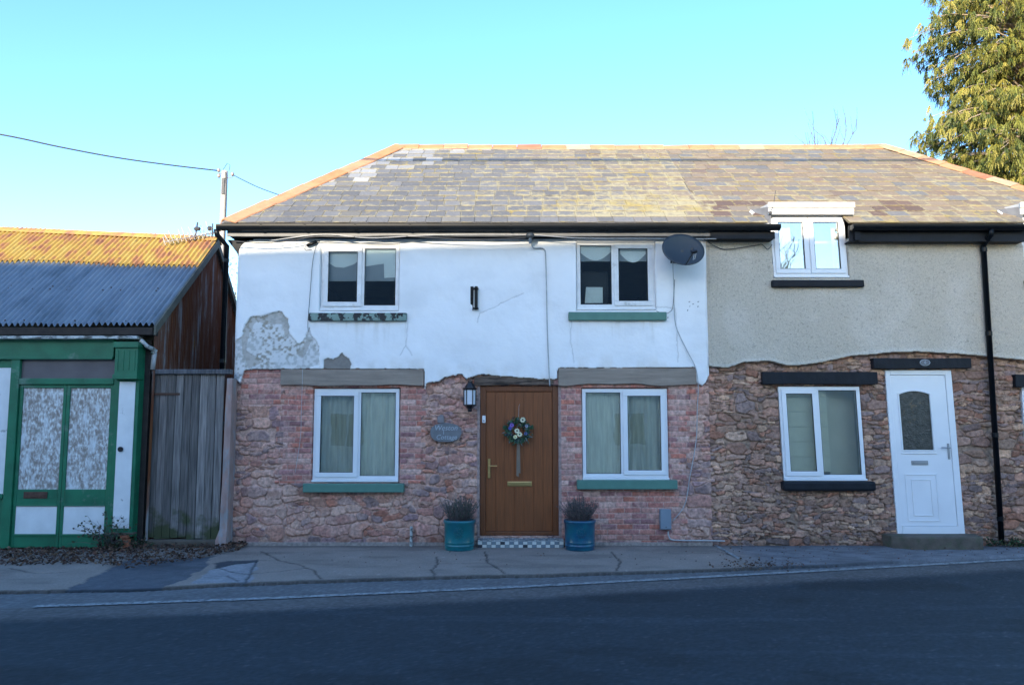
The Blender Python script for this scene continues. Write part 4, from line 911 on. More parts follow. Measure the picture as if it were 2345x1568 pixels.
# black bracket in the middle of the white wall
x0, x1, z0, z1 = rect(1077, 655, 1096, 711, WY-.08)
br = thing('wall_bracket', 'empty black metal bracket in the middle of the white upper wall', 'bracket', ((x0+x1)/2, WY-.05, z0))
b = MB(); b.box(x0+.03, x0+.045, WY-.06, WY-.045, z0, z1); b.box(x0, x0+.03, WY-.058, WY-.045, z0, z1); b.build('back_plate', M['black_plastic'], br, bevel=.003)
b = MB(); b.box(x0+.046, x1, WY-.15, WY-.045, z0+.02, z0+.035); b.box(x0+.046, x1, WY-.15, WY-.045, z1-.05, z1-.035); b.tube([((x0+.05+x1)/2, WY-.1, z0+.01), ((x0+.05+x1)/2, WY-.1, z1-.01)], .024, 12); b.build('socket', M['black_plastic'], br, bevel=.002)
# lantern
q = at(1076, 908, WY-.16); ln = thing('wall_lantern', 'black six-sided wall lantern with frosted panes left of the brown door', 'lantern', q)
zt, zb = at(1076, 893, WY-.16).z, at(1076, 928, WY-.16).z; rr = .083
b = MB(); hexa = [(rr*math.cos(R(60*i)), rr*math.sin(R(60*i))) for i in range(6)]
for u, v in hexa: b.tube([(q.x+u, q.y+v, zb), (q.x+u*1.02, q.y+v*1.02, zt)], .008, 6)
b.lathe([(rr*1.02, 0), (rr*1.08, .008), (rr*1.2, .012), (rr*1.22, .024), (rr*.9, .04), (rr*.55, .09), (rr*.35, .1), (rr*.33, .125), (.01, .13)], (q.x, q.y, zt), 6)
b.lathe([(.01, -.09), (.026, -.088), (.032, -.06), (.028, -.05), (.05, -.03), (rr*.95, -.006), (rr*1.1, 0), (rr*1.1, .012), (rr, .014), (.01, .014)], (q.x, q.y, zb), 6)
b.build('body', M['lamp_black'], ln)
b = MB(); b.lathe([(rr*.9, 0.012), (rr*.93, zt-zb)], (q.x, q.y, zb), 6); b.build('panes', M['lamp_glass'], ln)
b = MB(); b.tube([(q.x, q.y, zt+.11), (q.x, q.y+.07, zt+.14), (q.x, WY-.02, zt+.1)], .012, 8); b.prism([(q.x-.035, zt-.02), (q.x+.035, zt-.02), (q.x+.03, zt+.14), (q.x-.03, zt+.14)], WY-.035, WY+.0); b.build('bracket', M['lamp_black'], ln)
# slate name plaque
q = at(1021, 990, WY-.055); sg = thing('name_plaque', 'oval grey slate name plaque hung on the stone wall left of the lantern', 'sign', q)
pts = []
for i in range(48):
    t = 2*math.pi*i/48; cu, su = math.cos(t), math.sin(t); k = 1/(abs(cu)**2.35+abs(su)**2.35)**(1/2.35); pts.append((q.x+.218*cu*k, q.z+.134*su*k*(1+.02*math.sin(5*t))))
pts = pts
b = MB(); b.prism(pts, q.y-.012, q.y+.012); b.build('plaque', M['slate_sign'], sg, bevel=.006)
text_mesh('Weston', .1, (q.x+.0, q.y-.0145, q.z+.062), M['sign_paint'], sg, 'lettering', .001, 0, .2); text_mesh('1', .075, (q.x-.03, q.y-.0145, q.z-.002), M['sign_paint'], sg, 'lettering', .001); text_mesh('Cottage', .09, (q.x+.01, q.y-.0145, q.z-.066), M['sign_paint'], sg, 'lettering', .001, 0, .2)
b = MB(); h = at(1010, 958, WY-.04); b.prism([(h.x-.05, h.z-.06), (h.x+.05, h.z-.065), (h.x+.035, h.z+.045), (h.x-.0, h.z+.06), (h.x-.05, h.z+.02)], WY-.07, WY+.0); b.build('hanger', M['sign_stone'], sg, bevel=.008)
# satellite dish
q = at(1565, 571, WY-.42); ds = thing('satellite_dish', 'dark grey oval satellite dish under the gutter at the right end of the white wall', 'satellite dish', q)
b = MB(); n = 36; V = []; fs = []; rings = 7
nd = Vector((.12, -.93, .34)).normalized(); ax = nd.cross(Vector((0, 0, 1))).normalized(); ay = ax.cross(nd).normalized(); ax = -ax if ax.x < 0 else ax
for side in (0, 1):
    for i in range(rings+1):
        r_ = i/rings
        for j in range(n):
            a = 2*math.pi*j/n; V.append(q+ax*(.305*r_*math.cos(a))+ay*(.255*r_*math.sin(a))+nd*(-.055+.055*r_*r_-.006*side))
for side in (0, 1):
    o_ = side*(rings+1)*n
    for i in range(rings):
        for j in range(n):
            f_ = (o_+i*n+j, o_+i*n+(j+1) % n, o_+(i+1)*n+(j+1) % n, o_+(i+1)*n+j); fs.append(f_ if side == 0 else f_[::-1])
for j in range(n): fs.append((rings*n+j, rings*n+(j+1) % n, (rings+1)*n+rings*n+(j+1) % n, (rings+1)*n+rings*n+j))
b.add(V, fs); b.build('reflector', M['dish'], ds, smooth=True)
b = MB(); bot = q-ay*.25; end = at(1588, 578, WY-.42-.42); b.tube([bot+nd*.0, bot+nd*.12, end], .012, 8); b.build('arm', M['lamp_black'], ds)
b = MB(); b.tube([end-Vector((.03, 0, 0)), end+Vector((.045, .0, .02))], .028, 10); b.tube([end+Vector((-.01, 0, 0)), end+Vector((-.01, 0, .05)), end+Vector((-.0, .06, .02))], .022, 8); b.build('receiver', M['lamp_black'], ds)
b = MB(); b.tube([end+Vector((.01, .0, -.02)), end+Vector((-.0, .03, -.1)), ], .006, 6); b.tube([end+Vector((.035, .0, -.01)), end+Vector((.02, .03, -.09)), ], .006, 6); b.build('connector', M['cable_w'], ds)
b = MB(); b.tube([q-nd*.05, q+Vector((-.02, .2, -.02)), (q.x-.04, WY-.05, q.z-.02)], .022, 8); b.box(q.x-.11, q.x+.03, WY-.065, WY-.04, q.z-.12, q.z+.08); b.build('mount', M['lamp_black'], ds)
# grey box low on the brickwork
x0, x1, z0, z1 = rect(1513, 1166, 1537, 1213, WY-.1); gb = thing('meter_box', 'small grey plastic box low on the brick wall below the right window', 'cable box', ((x0+x1)/2, WY-.06, z0))
b = MB(); b.box(x0, x1, WY-.075, WY+.02, z0, z1); b.build('base', M['grey_box'], gb, bevel=.005); b = MB(); b.box(x0-.003, x1+.003, WY-.1, WY-.0755, z0+.008, z1+.004); b.build('cover', M['grey_box'], gb, bevel=.007)
b = MB(); b.tube([((x0+x1)/2, WY-.103, z0+.04), ((x0+x1)/2, WY-.098, z0+.04)], .007, 10); b.build('screw', M['black_plastic'], gb)
# pipe stub
b = MB(); q = onground(940, 1252); b.tube([(q.x, WY-.05, -.03), (q.x, WY-.05, Z(1205, WY-.05))], .02, 10); o = b.build('pipe_stub', M['pale_trim'], smooth=False); tag(o, 'short pale upright pipe at the foot of the stone wall', 'pipe')

# wreath
q = at(1187, 986, WY-.03); wr = thing('wreath', 'green leafy wreath with cream and purple flowers hanging on the brown door', 'wreath', q)
rnd = random.Random(12); b = MB(); b.tube([q+Vector((.125*math.cos(a*.3), 0, .125*math.sin(a*.3))) for a in range(22)], .016, 6); b.build('ring', M['twig'], wr)
b = MB()
def leaf(b, p, d, l, wd_, nrm=None):
    d = d.normalized(); s_ = d.cross(nrm or Vector((rnd.uniform(-1, 1), -1, rnd.uniform(-1, 1)))).normalized()*wd_; m_ = p+d*l*.5; up = d.cross(s_).normalized()*wd_*.35
    b.add([p, m_+s_+up, p+d*l, m_-s_+up, m_], [(0, 4, 1), (1, 4, 2), (2, 4, 3), (3, 4, 0)])
for i in range(420):
    a = rnd.uniform(0, 2*math.pi); r_ = .125+rnd.gauss(0, .022); p = q+Vector((r_*math.cos(a), -.01+rnd.uniform(-.035, .0), r_*math.sin(a)))
    b.col = rnd.choice([(.03, .1, .04), (.02, .07, .035), (.06, .13, .06), (.12, .16, .16), (.02, .05, .06)])
    dd = Vector((math.cos(a)*rnd.uniform(-.2, 1.3)+rnd.uniform(-.6, .6), rnd.uniform(-.8, .1), math.sin(a)*rnd.uniform(-.2, 1.3)+rnd.uniform(-.6, .6)))
    leaf(b, p, dd, rnd.uniform(.035, .075), rnd.uniform(.007, .014))
for sx in (-1, 1):
    for i in range(14): b.col = (.03, .1, .05); leaf(b, q+Vector((sx*.14, -.03, .03)), Vector((sx, rnd.uniform(-.4, .4), rnd.uniform(-.2, .9))), .09, .01)
b.build('foliage', M['obj_attr'], wr)
def flower(px, py, r_, c1, c2):
    p = at(px, py, WY-.1); b = MB()
    for k in range(9):
        a = 2*math.pi*k/9; b.col = c1; leaf(b, p, Vector((math.cos(a), -.35, math.sin(a))), r_, r_*.32, Vector((0, -1, .1)))
    b.col = c2; b.ball(p+Vector((0, -.008, 0)), r_*.27, 5); return b.build('flower', M['obj_attr'], wr)
for a in ((1197, 961, .045, (.75, .72, .5), (.02, .02, .03)), (1184, 986, .042, (.78, .76, .55), (.02, .02, .03)), (1190, 994, .042, (.78, .75, .5), (.02, .02, .03)), (1180, 1000, .035, (.7, .68, .42), (.5, .45, .1)),
          (1172, 973, .036, (.25, .14, .5), (.1, .05, .2)), (1168, 980, .03, (.1, .12, .45), (.05, .05, .2)), (1204, 992, .03, (.1, .13, .3), (.05, .05, .1)), (1206, 975, .028, (.3, .33, .4), (.1, .1, .15))): flower(*a)
b = MB(); yb = WY-.012
t0 = at(1190, 925, WY-.01); b.tube([(t0.x, WY+.04, t0.z), (t0.x-.01, WY-.0, t0.z-.03), (q.x, WY-.03, q.z+.12)], .0025, 5); b.build('hanger', M['cable_w'], wr)
b = MB(); b.col = (.2, .15, .11)
for dx in (-.008, .008): b.add([(q.x+dx-.012, WY-.045, q.z-.12), (q.x+dx+.012, WY-.04, q.z-.12), (q.x+dx*1.5+.018, WY-.0, q.z-.62+dx*3), (q.x+dx*1.5-.018, WY-.005, q.z-.60+dx*3)], [(0, 1, 2, 3)])
b.build('ribbon', M['obj_attr'], wr)

# ---- planters
def planter(px, py, dark, seed, label):
    p = onground(px, py); p = Vector((p.x, WY-.31, 0)); t = thing('planter', label, 'plant pot', p, 'teal planters either side of the brown door'); rnd = random.Random(seed)
    h = Z(1193, WY-.52); r_ = .207
    mt = M['teal_b'] if dark else M['teal']
    b = MB(); b.lathe([(.01, 0), (r_*.93, 0), (r_*.95, .02), (r_*.95, .05), (r_*.98, .056), (r_*.98, .066), (r_*.955, .072), (r_*.955, .095), (r_*.98, .1), (r_*.975, .11), (r_*.965, .118), (r_*1.0, h-.05), (r_*1.05, h-.04), (r_*1.06, h-.01), (r_*1.03, h), (r_*.94, h), (r_*.92, h-.05), (r_*.9, h-.06)], (p.x, p.y, 0), 48); pot = b.build('pot', mt, t, smooth=True)
    b = MB(); ec = (p.x, p.y-r_*.985, h*.62)
    def em(u, v): a = u/r_; return Vector((p.x+r_*1.0*math.sin(a), p.y-r_*1.0*math.cos(a), ec[2]+v))
    for k in range(24):
        a0, a1 = 2*math.pi*k/24, 2*math.pi*(k+1)/24; b.tube([em(.05*math.cos(a0), .055*math.sin(a0)), em(.05*math.cos(a1), .055*math.sin(a1))], .0045, 5)
    for k in range(12): a = 2*math.pi*k/12; b.ball(em(.064*math.cos(a), .069*math.sin(a)), .007, 3)
    b.tube([em(.022*math.cos(a*.35+.6), .022+.018*math.sin(a*.35+.6)) for a in range(14)], .005, 5); b.tube([em(-.022*math.cos(a*.35+.6), -.018-.018*math.sin(a*.35+.6)) for a in range(14)], .005, 5)
    b.build('emblem', mt, pot, smooth=True)
    b = MB(); b.lathe([(.001, h-.05), (r_*.915, h-.055)], (p.x, p.y, 0), 24); b.build('soil', M['soil'], t)
    b = MB(); st_ = MB()
    for i in range(190):
        a = rnd.uniform(0, 6.28); q = p+Vector((rnd.uniform(0, .12)*math.cos(a), rnd.uniform(0, .12)*math.sin(a), h-.05)); lean = rnd.uniform(.0, .85); ln_ = rnd.uniform(.16, .37)
        d = Vector((math.cos(a)*lean+rnd.uniform(-.15, .15), math.sin(a)*lean*.7, 1)).normalized(); e = q+d*ln_+Vector((rnd.uniform(-.02, .02), 0, 0)); mid = (q+e)/2+Vector((rnd.uniform(-.02, .02), rnd.uniform(-.02, .02), 0))
        st_.tube([q, mid, e], .0028, 3, .0015)
        for k in range(15):
            f_ = rnd.uniform(.25, 1); pp = q+(e-q)*f_; b.col = rnd.choice([(.07, .09, .06), (.11, .12, .1), (.1, .08, .08), (.15, .12, .1), (.04, .06, .03)] if not dark else [(.06, .06, .06), (.09, .08, .09), (.12, .1, .09), (.16, .12, .1), (.05, .06, .05)])
            leaf(b, pp, d+Vector((rnd.uniform(-.6, .6), rnd.uniform(-.6, .6), rnd.uniform(-.2, .3))), rnd.uniform(.018, .045), .0035)
    st_.build('stems', M['twig'], t); b.build('foliage', M['leaf'], t); return t
planter(1052, 1257, False, 5, 'teal glazed pot with a low greyish shrub, left of the chequered step')
planter(1328, 1257, True, 8, 'teal glazed pot with a dark twiggy shrub, right of the chequered step')

# ============================================================ SHOP / SHED ON THE LEFT
SY = 10.95; VX = -4.93
shop = thing('shop', 'old green shop with whitewashed glass doors under a corrugated iron roof', 'shop', (-7, SY, 0))
EVY = SY-.12; evz = Z(744, EVY); rdy = 13.55; rdz = lambda x: at(497, 545, rdy).z-.02+(-(x-VX))*.045
SK = .2
def sheet_pt(x, t, lift=0): zr = rdz(x); return Vector((x+.02-SK*t, EVY+(rdy-EVY)*t, evz+(zr-evz)*t+lift))
def corrug(x0, x1, t0, t1, lift, m, name, parent, amp=.026, pitch=.08, drop=None, sheetcol=False, nrow=14):
    b = MB(); n = int((x1-x0)/pitch*8); V = []; fs = []; rnd = random.Random(4)
    jig = {}
    for r_ in range(nrow+1):
        t = t0+(t1-t0)*r_/nrow
        for i in range(n+1):
            x = x0+(x1-x0)*i/n; sh = int((x+50)/.66)
            if sh not in jig: jig[sh] = (rnd.uniform(-.010, .010), rnd.uniform(0, .005))
            tt = t+(jig[sh][0] if r_ == 0 else 0); V.append(sheet_pt(x, tt, lift+jig[sh][1]+amp*math.cos(2*math.pi*x/pitch)+.006*math.sin(x*1.9+t*5)))
    for r_ in range(nrow):
        for i in range(n): a = r_*(n+1)+i; fs.append((a, a+1, a+n+2, a+n+1))
    b.add(V, fs); return b.build(name, m, parent, smooth=True)
SX0 = -12.5; TL = .605
rl = corrug(SX0, VX, 0, TL+.04, 0, M['zinc'], 'roof_lower_sheets', shop); ru = corrug(SX0, VX+.02, TL, 1.0, .03, M['rust'], 'roof_upper_sheets', shop)
b = MB(); rnd = random.Random(2)
for t in (.03, .33, .36):
    x = SX0+.2
    while x < VX-.1:
        p = sheet_pt(x, t+rnd.uniform(-.004, .004), .012); b.ball(p, .012, 3); x += .088*rnd.choice((3, 4))
b.build('nails', M['iron'], rl)
b = MB(); n = 30
for i in range(n):
    xa, xb = SX0+(VX+.05-SX0)*i/n, SX0+(VX+.05-SX0)*(i+1)/n
    pa, pb = Vector((xa-SK, rdy, rdz(xa)+.05)), Vector((xb-SK, rdy, rdz(xb)+.05)); s0_ = Vector((0, -.17, -.11)); s1_ = Vector((0, .17, -.12))
    b.add([pa+s0_, pb+s0_, pb, pa, pa+s1_, pb+s1_], [(0, 1, 2, 3), (3, 2, 5, 4)])
b.build('ridge_cap', M['rust'], ru)
b = MB(); b.add([(SX0, rdy, rdz(SX0)), (VX-SK, rdy, rdz(VX)), (VX-2*SK, 16.1, evz), (SX0, 16.1, evz)], [(0, 1, 2, 3)]); b.build('roof_rear', M['zinc'], shop)
# bargeboard along the verge
a_, c_ = sheet_pt(VX+.015, 0, -.02), sheet_pt(VX+.015, 1, -.02)
M['barge'] = mat('greenish_bargeboard', (.13, .125, .1), .85, .3, 6, .3, 40)
b = MB(); b.prism([(a_.y, a_.z-.12), (a_.y, a_.z+.01), (c_.y, c_.z+.01), (16.1, evz+.01), (16.1, evz-.12), (c_.y, c_.z-.13)], VX+.005, VX+.035, 'x'); b.v = [(x_-SK*(y_-EVY)/(rdy-EVY)+.02, y_, z_) for x_, y_, z_ in b.v]; b.build('bargeboard', M['barge'], shop, bevel=.004)
# gable wall: rusted upright sheets
b = MB(); n = 360; V = []; fs = []
for i in range(n+1):
    yy = SY+.1+(16.0-SY-.1)*i/n; xx = VX-.06+.012*math.cos(2*math.pi*yy/.076)
    zt = min(evz+(rdz(VX)-evz)*(yy-EVY)/(rdy-EVY), evz+(rdz(VX)-evz)*(16.1-yy)/(16.1-rdy))-.05
    V += [(xx, yy, -.05), (xx, yy, zt)]
for i in range(n): fs.append((2*i, 2*i+2, 2*i+3, 2*i+1))
V = [(x_-SK*(y_-EVY)/(rdy-EVY)+.02, y_, z_) for x_, y_, z_ in V]; b.add(V, fs); b.build('gable_wall', M['rust_wall'], shop, smooth=True)
b = MB(); b.box(SX0, VX-.1, 15.9, 16, -.05, evz-.05); b.box(SX0, SX0+.1, SY+.1, 15.9, -.05, evz); b.build('rear_wall', M['wall_back'], shop)
b = MB(); b.box(SX0, VX+.0, EVY+.02, EVY+.2, Z(766, EVY), evz-.03); b.build('eaves_board', M['dark_timber'], shop, bevel=.005)
def srect(px0, py0, px1, py1, Y=SY):
    pm = (py0+py1)/2; return X(px0, pm, Y), X(px1, pm, Y), Z(py1, Y), Z(py0, Y)
# fascia sign board (blank), cornice
xr = X(318, 820, SY)
b = MB(); b.box(SX0, xr+.02, SY-.13, SY+.05, Z(776, SY-.1), Z(769, SY-.1)); b.build('cornice', M['pale_trim'], shop, bevel=.006)
fz0, fz1 = Z(822, SY-.03), Z(777, SY-.03)
b = MB(); b.box(SX0, X(262, 800, SY), SY-.02, SY+.05, fz0, fz1); b.box(SX0, X(262, 800, SY), SY-.045, SY-.021, fz0-.005, fz0+.035); b.build('fascia', M['shop_green'], shop, bevel=.005)
# pilaster and console bracket
px0_, px1_ = X(262, 1000, SY)-.0, X(318, 1000, SY)
pxa, pxb = X(266, 830, SY-.08), X(318, 830, SY-.08)
b = MB(); b.box(pxa, pxb, SY-.12, SY+.06, Z(866, SY-.1), Z(784, SY-.1)); b.box(pxa-.015, pxb+.015, SY-.15, SY+.06, Z(796, SY-.1), Z(783, SY-.1)); b.box(pxa-.012, pxb+.012, SY-.145, SY+.06, Z(868, SY-.1), Z(857, SY-.1))
for k in range(4): xx = pxa+.04+k*(pxb-pxa-.08)/3; b.box(xx-.008, xx+.008, SY-.128, SY-.12, Z(848, SY-.1), Z(802, SY-.1))
pil = b.build('pilaster', M['shop_green'], shop, bevel=.006)
b = MB(); ps0, ps1 = pxa-.0, pxb-.0; b.box(ps0, ps1, SY-.04, SY+.06, .18, Z(869, SY-.1)); b.build('shaft', M['shop_green'], pil, bevel=.005)
pz0, pz1 = Z(1208, SY), Z(874, SY); b = MB(); b.box(ps0+.045, ps1-.045, SY-.052, SY-.041, pz0, pz1); b.build('panel', M['shop_white'], pil, bevel=.004)
kq = at(276, 1028, SY-.06); b = MB(); b.tube([(kq.x, SY-.052, kq.z), (kq.x, SY-.075, kq.z)], .034, 14); b.build('plug', M['lamp_black'], pil, smooth=False)
# corner return side of the shopfront
b = MB(); b.box(ps1-.02, ps1+.0, SY+.061, SY+.35, 0, fz1); b.build('return', M['shop_green'], shop)
# frame, transom and doors
xd0, xd1 = X(28, 1000, SY), ps0-.002
b = MB(); zc0 = Z(868, SY)
b.box(xd0-.06, xd0+.06, SY-.03, SY+.06, .02, fz0-.006); b.box(xd1-.045, xd1, SY-.02, SY+.06, .02, fz0-.006); b.box(xd0+.061, xd1-.046, SY-.03, SY+.06, Z(880, SY), Z(866, SY)); b.build('door_frame', M['shop_green'], shop, bevel=.006)
b = MB(); b.box(xd0+.061, xd1-.046, SY+.02, SY+.03, Z(866, SY), fz0); b.build('transom_window', M['dim_transom'], shop)
mid = (xd0+.061+xd1-.046)/2; gz0, gz1 = Z(1120, SY), Z(888, SY)
for k, (u0, u1) in enumerate(((xd0+.064, mid-.002), (mid+.002, xd1-.049))):
    b = MB(); s_ = .07; zb0, zt0 = .03, Z(880, SY)-.003; lo0, lo1 = Z(1222, SY), Z(1158, SY)
    b.box(u0, u0+s_-.025, SY+.0, SY+.045, zb0, zt0); b.box(u1-s_+.025, u1, SY+.0, SY+.045, zb0, zt0)
    b.box(u0+s_-.025, u1-s_+.025, SY, SY+.045, gz1, zt0); b.box(u0+s_-.025, u1-s_+.025, SY, SY+.045, lo1, gz0); b.box(u0+s_-.025, u1-s_+.025, SY, SY+.045, zb0, lo0)
    dr = b.build('door', M['shop_green'], shop, bevel=.006)
    b = MB(); b.box(u0+s_-.03, u1-s_+.03, SY+.02, SY+.028, gz0-.005, gz1+.005); b.build('pane', M['whitewash'], dr)
    b = MB(); b.box(u0+s_-.03, u1-s_+.03, SY+.008, SY+.02, lo0-.005, lo1+.005); b.build('lower_panel', M['shop_white'], dr, bevel=.003)
    for q0_, q1_ in ((lo0-.03, lo0), (lo1, lo1+.02)): b = MB(); b.box(u0+s_-.03, u1-s_+.03, SY-.012, SY-.0005, q0_, q1_); b.build('moulding', M['shop_green'], dr, bevel=.004)
    if k == 0:
        x0, x1, z0, z1 = srect(52, 1126, 106, 1141, SY-.03); b = MB(); b.box(x0, x1, SY-.014, SY-.001, z0, z1); b.box(x0+.02, x1-.02, SY-.02, SY-.0145, z0+.02, z1-.02); b.build('letterbox', M['iron'], dr, bevel=.004)
# left display window: white boarded, rest of the front runs out of the picture
x2 = xd0-.062
b = MB(); b.box(SX0, x2, SY+.01, SY+.03, Z(1130, SY), Z(842, SY)); b.build('boarded_window', M['shop_white'], shop)
b = MB(); b.box(SX0, x2, SY, SY+.06, .0, Z(1130, SY)-.002); b.box(SX0, x2, SY-.04, SY-.001, Z(1140, SY), Z(1130, SY)); b.box(SX0, x2, SY+.012, SY+.06, Z(842, SY)+.002, fz0); b.build('stall_riser', M['shop_green'], shop, bevel=.004)
b = MB(); b.box(SX0+.1, VX-.1, SY+.1, SY+.14, 0, fz1); b.build('inner_wall', M['dark_timber'], shop)
# broken rainwater pipe at the shop's corner
b = MB(); p0 = at(322, 778, SY-.05); b.tube([p0, at(336, 792, SY-.02), at(352, 800, SY+.1)], .03, 10); b.tube([at(354, 801, SY+.1), at(352, 808, SY+.12)], .04, 10); o = b.build('rain_pipe', M['pale_trim'], shop, smooth=True)
b = MB(); b.tube([at(354, 806, SY+.12), at(349, 846, SY+.12)], .033, 10); b.build('rain_pipe', M['cable_w'], shop, smooth=True)

# gate
GY = 11.14; gx0, gx1 = X(308, 1030, GY)-.02, X(508, 1030, GY); gt0 = Z(849, GY)
gate = thing('gate', 'weathered grey vertical board gate between the green shop and the cottage', 'gate', ((gx0+gx1)/2, GY, 0))
rnd = random.Random(6); b = MB(); n = 11; bw = (gx1-gx0)/n
for i in range(n):
    a = gx0+bw*i; g_ = rnd.uniform(.65, 1.35)*(.13+.06*i/n); b.col = (g_*1.08, g_*.98, g_*.92) if i > 1 else (g_*1.0, g_*.85, g_*.8)
    zb = .12+rnd.uniform(-.03, .03)+(-.05 if i > 8 else 0)
    w2 = bw/2; cut_ = random.Random(i).random() < .5
    b.box(a+.002, a+bw-rnd.uniform(.001, .006), GY+rnd.uniform(-.012, .008), GY+.025, zb, gt0-.04)
b.build('boards', M['gate'], gate, bevel=.003)
b = MB(); b.col = (.12, .12, .13); b.box(gx0-.02, X(531, 855, GY), GY-.05, GY+.05, gt0-.045, gt0+.02); b.build('top_rail', M['gate'], gate, bevel=.006)
b = MB(); b.col = (.11, .1, .09); b.box(gx0+.02, gx1, GY+.026, GY+.06, .5, .62); b.box(gx0+.02, gx1, GY+.026, GY+.06, 1.6, 1.72); b.build('rail', M['gate'], gate)
b = MB(); hz = Z(902, GY-.02); b.box(gx0+.06, gx0+.62, GY-.018, GY-.008, hz-.016, hz+.016); b.tube([(gx0+.08, GY-.02, hz-.06), (gx0+.08, GY-.02, hz+.08)], .02, 8); b.build('hinge', M['iron'], gate)
# low mossy threshold
b = MB(); b.box(gx0+.02, gx1+.1, GY-.06, GY+.08, -.05, .11); o = b.build('threshold', M['step_stone'], gate, bevel=.02)
# pink rendered end pier between the gate and the cottage
b = MB(); V = []; fs = []; n = 16; rnd = random.Random(4)
for i in range(n+1):
    z = -.05+(Z(866, GY)+.05)*i/n; t = i/n; xl = X(502+8*(1-t)*0+(10 if t > .5 else 4), 1000, GY)-.0+.008*math.sin(i*2.1); xl = gx1+.012+.03*t+rnd.uniform(-.004, .004)-(.04 if i < 2 else 0); xr_ = XL+.07+.0*t
    V += [(xl, GY-.03-(.03 if i < 2 else 0), z), (xr_, GY-.05-(.03 if i < 2 else 0), z), (xr_, GY+.5, z), (xl, GY+.5, z)]
for i in range(n):
    a = i*4
    for j in range(4): fs.append((a+j, a+(j+1) % 4, a+4+(j+1) % 4, a+4+j))
fs.append((n*4, n*4+1, n*4+2, n*4+3)); b.add(V, fs); o = b.build('pier', M['pink'], bevel=.01); tag(o, 'narrow pink rendered pier between the grey gate and the cottage wall', 'pier')
# broken terracotta pot by the shop pilaster
q = onground(284, 1254); pt = thing('broken_pot', 'broken terracotta brick pier foot below the white pilaster panel', 'pot', (q.x, SY-.06, 0))
b = MB(); x_ = (ps0+ps1)/2; b.box(x_-.0, x_+.13, SY-.08, SY+.0, -.02, .15); b.box(x_+.01, x_+.12, SY-.085, SY+.0, .155, .2); b.build('brick', M['terracotta'], pt, bevel=.012)
b = MB(); b.box(ps0-.02, ps1+.02, SY-.05, SY+.06, .201, .235); b.build('cap', M['step_stone'], pt, bevel=.012)

# ivy and weeds by the shop, litter of dead leaves
def weeds(name, pts, seed, label, n=26, cat='plant', h=.5):
    rnd = random.Random(seed); t = thing(name, label, cat, pts[0]); b = MB(); st_ = MB()
    for i in range(n):
        p = Vector(rnd.choice(pts))+Vector((rnd.uniform(-.06, .06), rnd.uniform(-.03, .02), 0)); pth = [p]; d = Vector((rnd.uniform(-.5, .5), rnd.uniform(-.25, .05), 1))
        for k in range(5): d = d+Vector((rnd.uniform(-.35, .35), rnd.uniform(-.1, .1), rnd.uniform(-.35, .1))); p = p+d.normalized()*h*.2*rnd.uniform(.5, 1.1); pth.append(p)
        st_.tube(pth, .003, 4, .0015)
        for k in range(9):
            q = pth[rnd.randint(1, 5)]; b.col = rnd.choice([(.035, .07, .03), (.05, .09, .03), (.02, .04, .02), (.07, .07, .03), (.1, .06, .035)])
            leaf2(b, q, Vector((rnd.uniform(-1, 1), rnd.uniform(-1, .2), rnd.uniform(-.6, .8))), rnd.uniform(.025, .055), .014, rnd)
    st_.build('stems', M['twig'], t); b.build('leaves', M['leaf'], t); return t
def leaf2(b, p, d, l, wd_, rnd):
    d = d.normalized(); s_ = d.cross(Vector((rnd.uniform(-1, 1), rnd.uniform(-1, 1), rnd.uniform(-1, 1)))).normalized()*wd_; m_ = p+d*l*.5; up = d.cross(s_).normalized()*wd_*.4
    b.add([p, m_+s_+up, p+d*l, m_-s_+up], [(0, 1, 2), (0, 2, 3)])
rg = lambda px, Y=SY-.1: (X(px, 1250, Y), Y, 0)
weeds('ivy_plant', [rg(235), rg(248), rg(258)], 3, 'straggling ivy climbing over the right-hand lower panel of the green shop door', 34, 'ivy', .6)
weeds('weed', [rg(300, GY-.1), rg(325, GY-.1), rg(270)], 5, 'low weeds at the foot of the grey gate beside the terracotta pot', 30, 'weed', .22)
weeds('weed', [(xp+.12, WY-.12, 0), (xp+.2, WY-.1, 0), (xp-.12, WY-.08, 0)], 7, 'small green weeds round the foot of the right-hand black downpipe', 26, 'weed', .16)
rnd = random.Random(44); b = MB()
def lit(px, py, z=.0, sz=1):
    q = onground(px, py); l = rnd.uniform(.025, .06)*sz; a = rnd.uniform(0, 6.28); d = Vector((math.cos(a), math.sin(a), rnd.uniform(-.2, .5))); g_ = rnd.uniform(.5, 1.3)
    b.col = tuple(v*g_ for v in rnd.choice([(.12, .06, .035), (.08, .045, .03), (.16, .1, .06), (.06, .035, .025), (.1, .045, .03)]))
    leaf2(b, q+Vector((0, 0, z+rnd.uniform(.004, .04)*sz)), d, l, l*.3, rnd)
for i in range(3600):
    px = rnd.uniform(-150, 560); base = np.interp(px, [-150, 0, 200, 300, 430, 540, 560], [1300, 1296, 1292, 1302, 1286, 1262, 1256]); top = np.interp(px, [-150, 300, 320, 520, 560], [1266, 1262, 1252, 1250, 1250])
    t = rnd.random()**1.3; lit(px, top+(base-top)*t, .03*(1-t))
for i in range(260): lit(rnd.gauss(1740, 60), rnd.gauss(1296, 6), .0, .7)
for i in range(200): lit(rnd.uniform(1600, 2340), rnd.gauss(1262, 10), .0, .6)
for i in range(120): lit(rnd.uniform(540, 1600), 1262+abs(rnd.gauss(0, 20)), .0, .45)
o = b.build('leaf_litter', M['litter']); tag(o, 'brown dead leaves drifted along the foot of the shop and gate', 'dead leaves', kind='stuff')

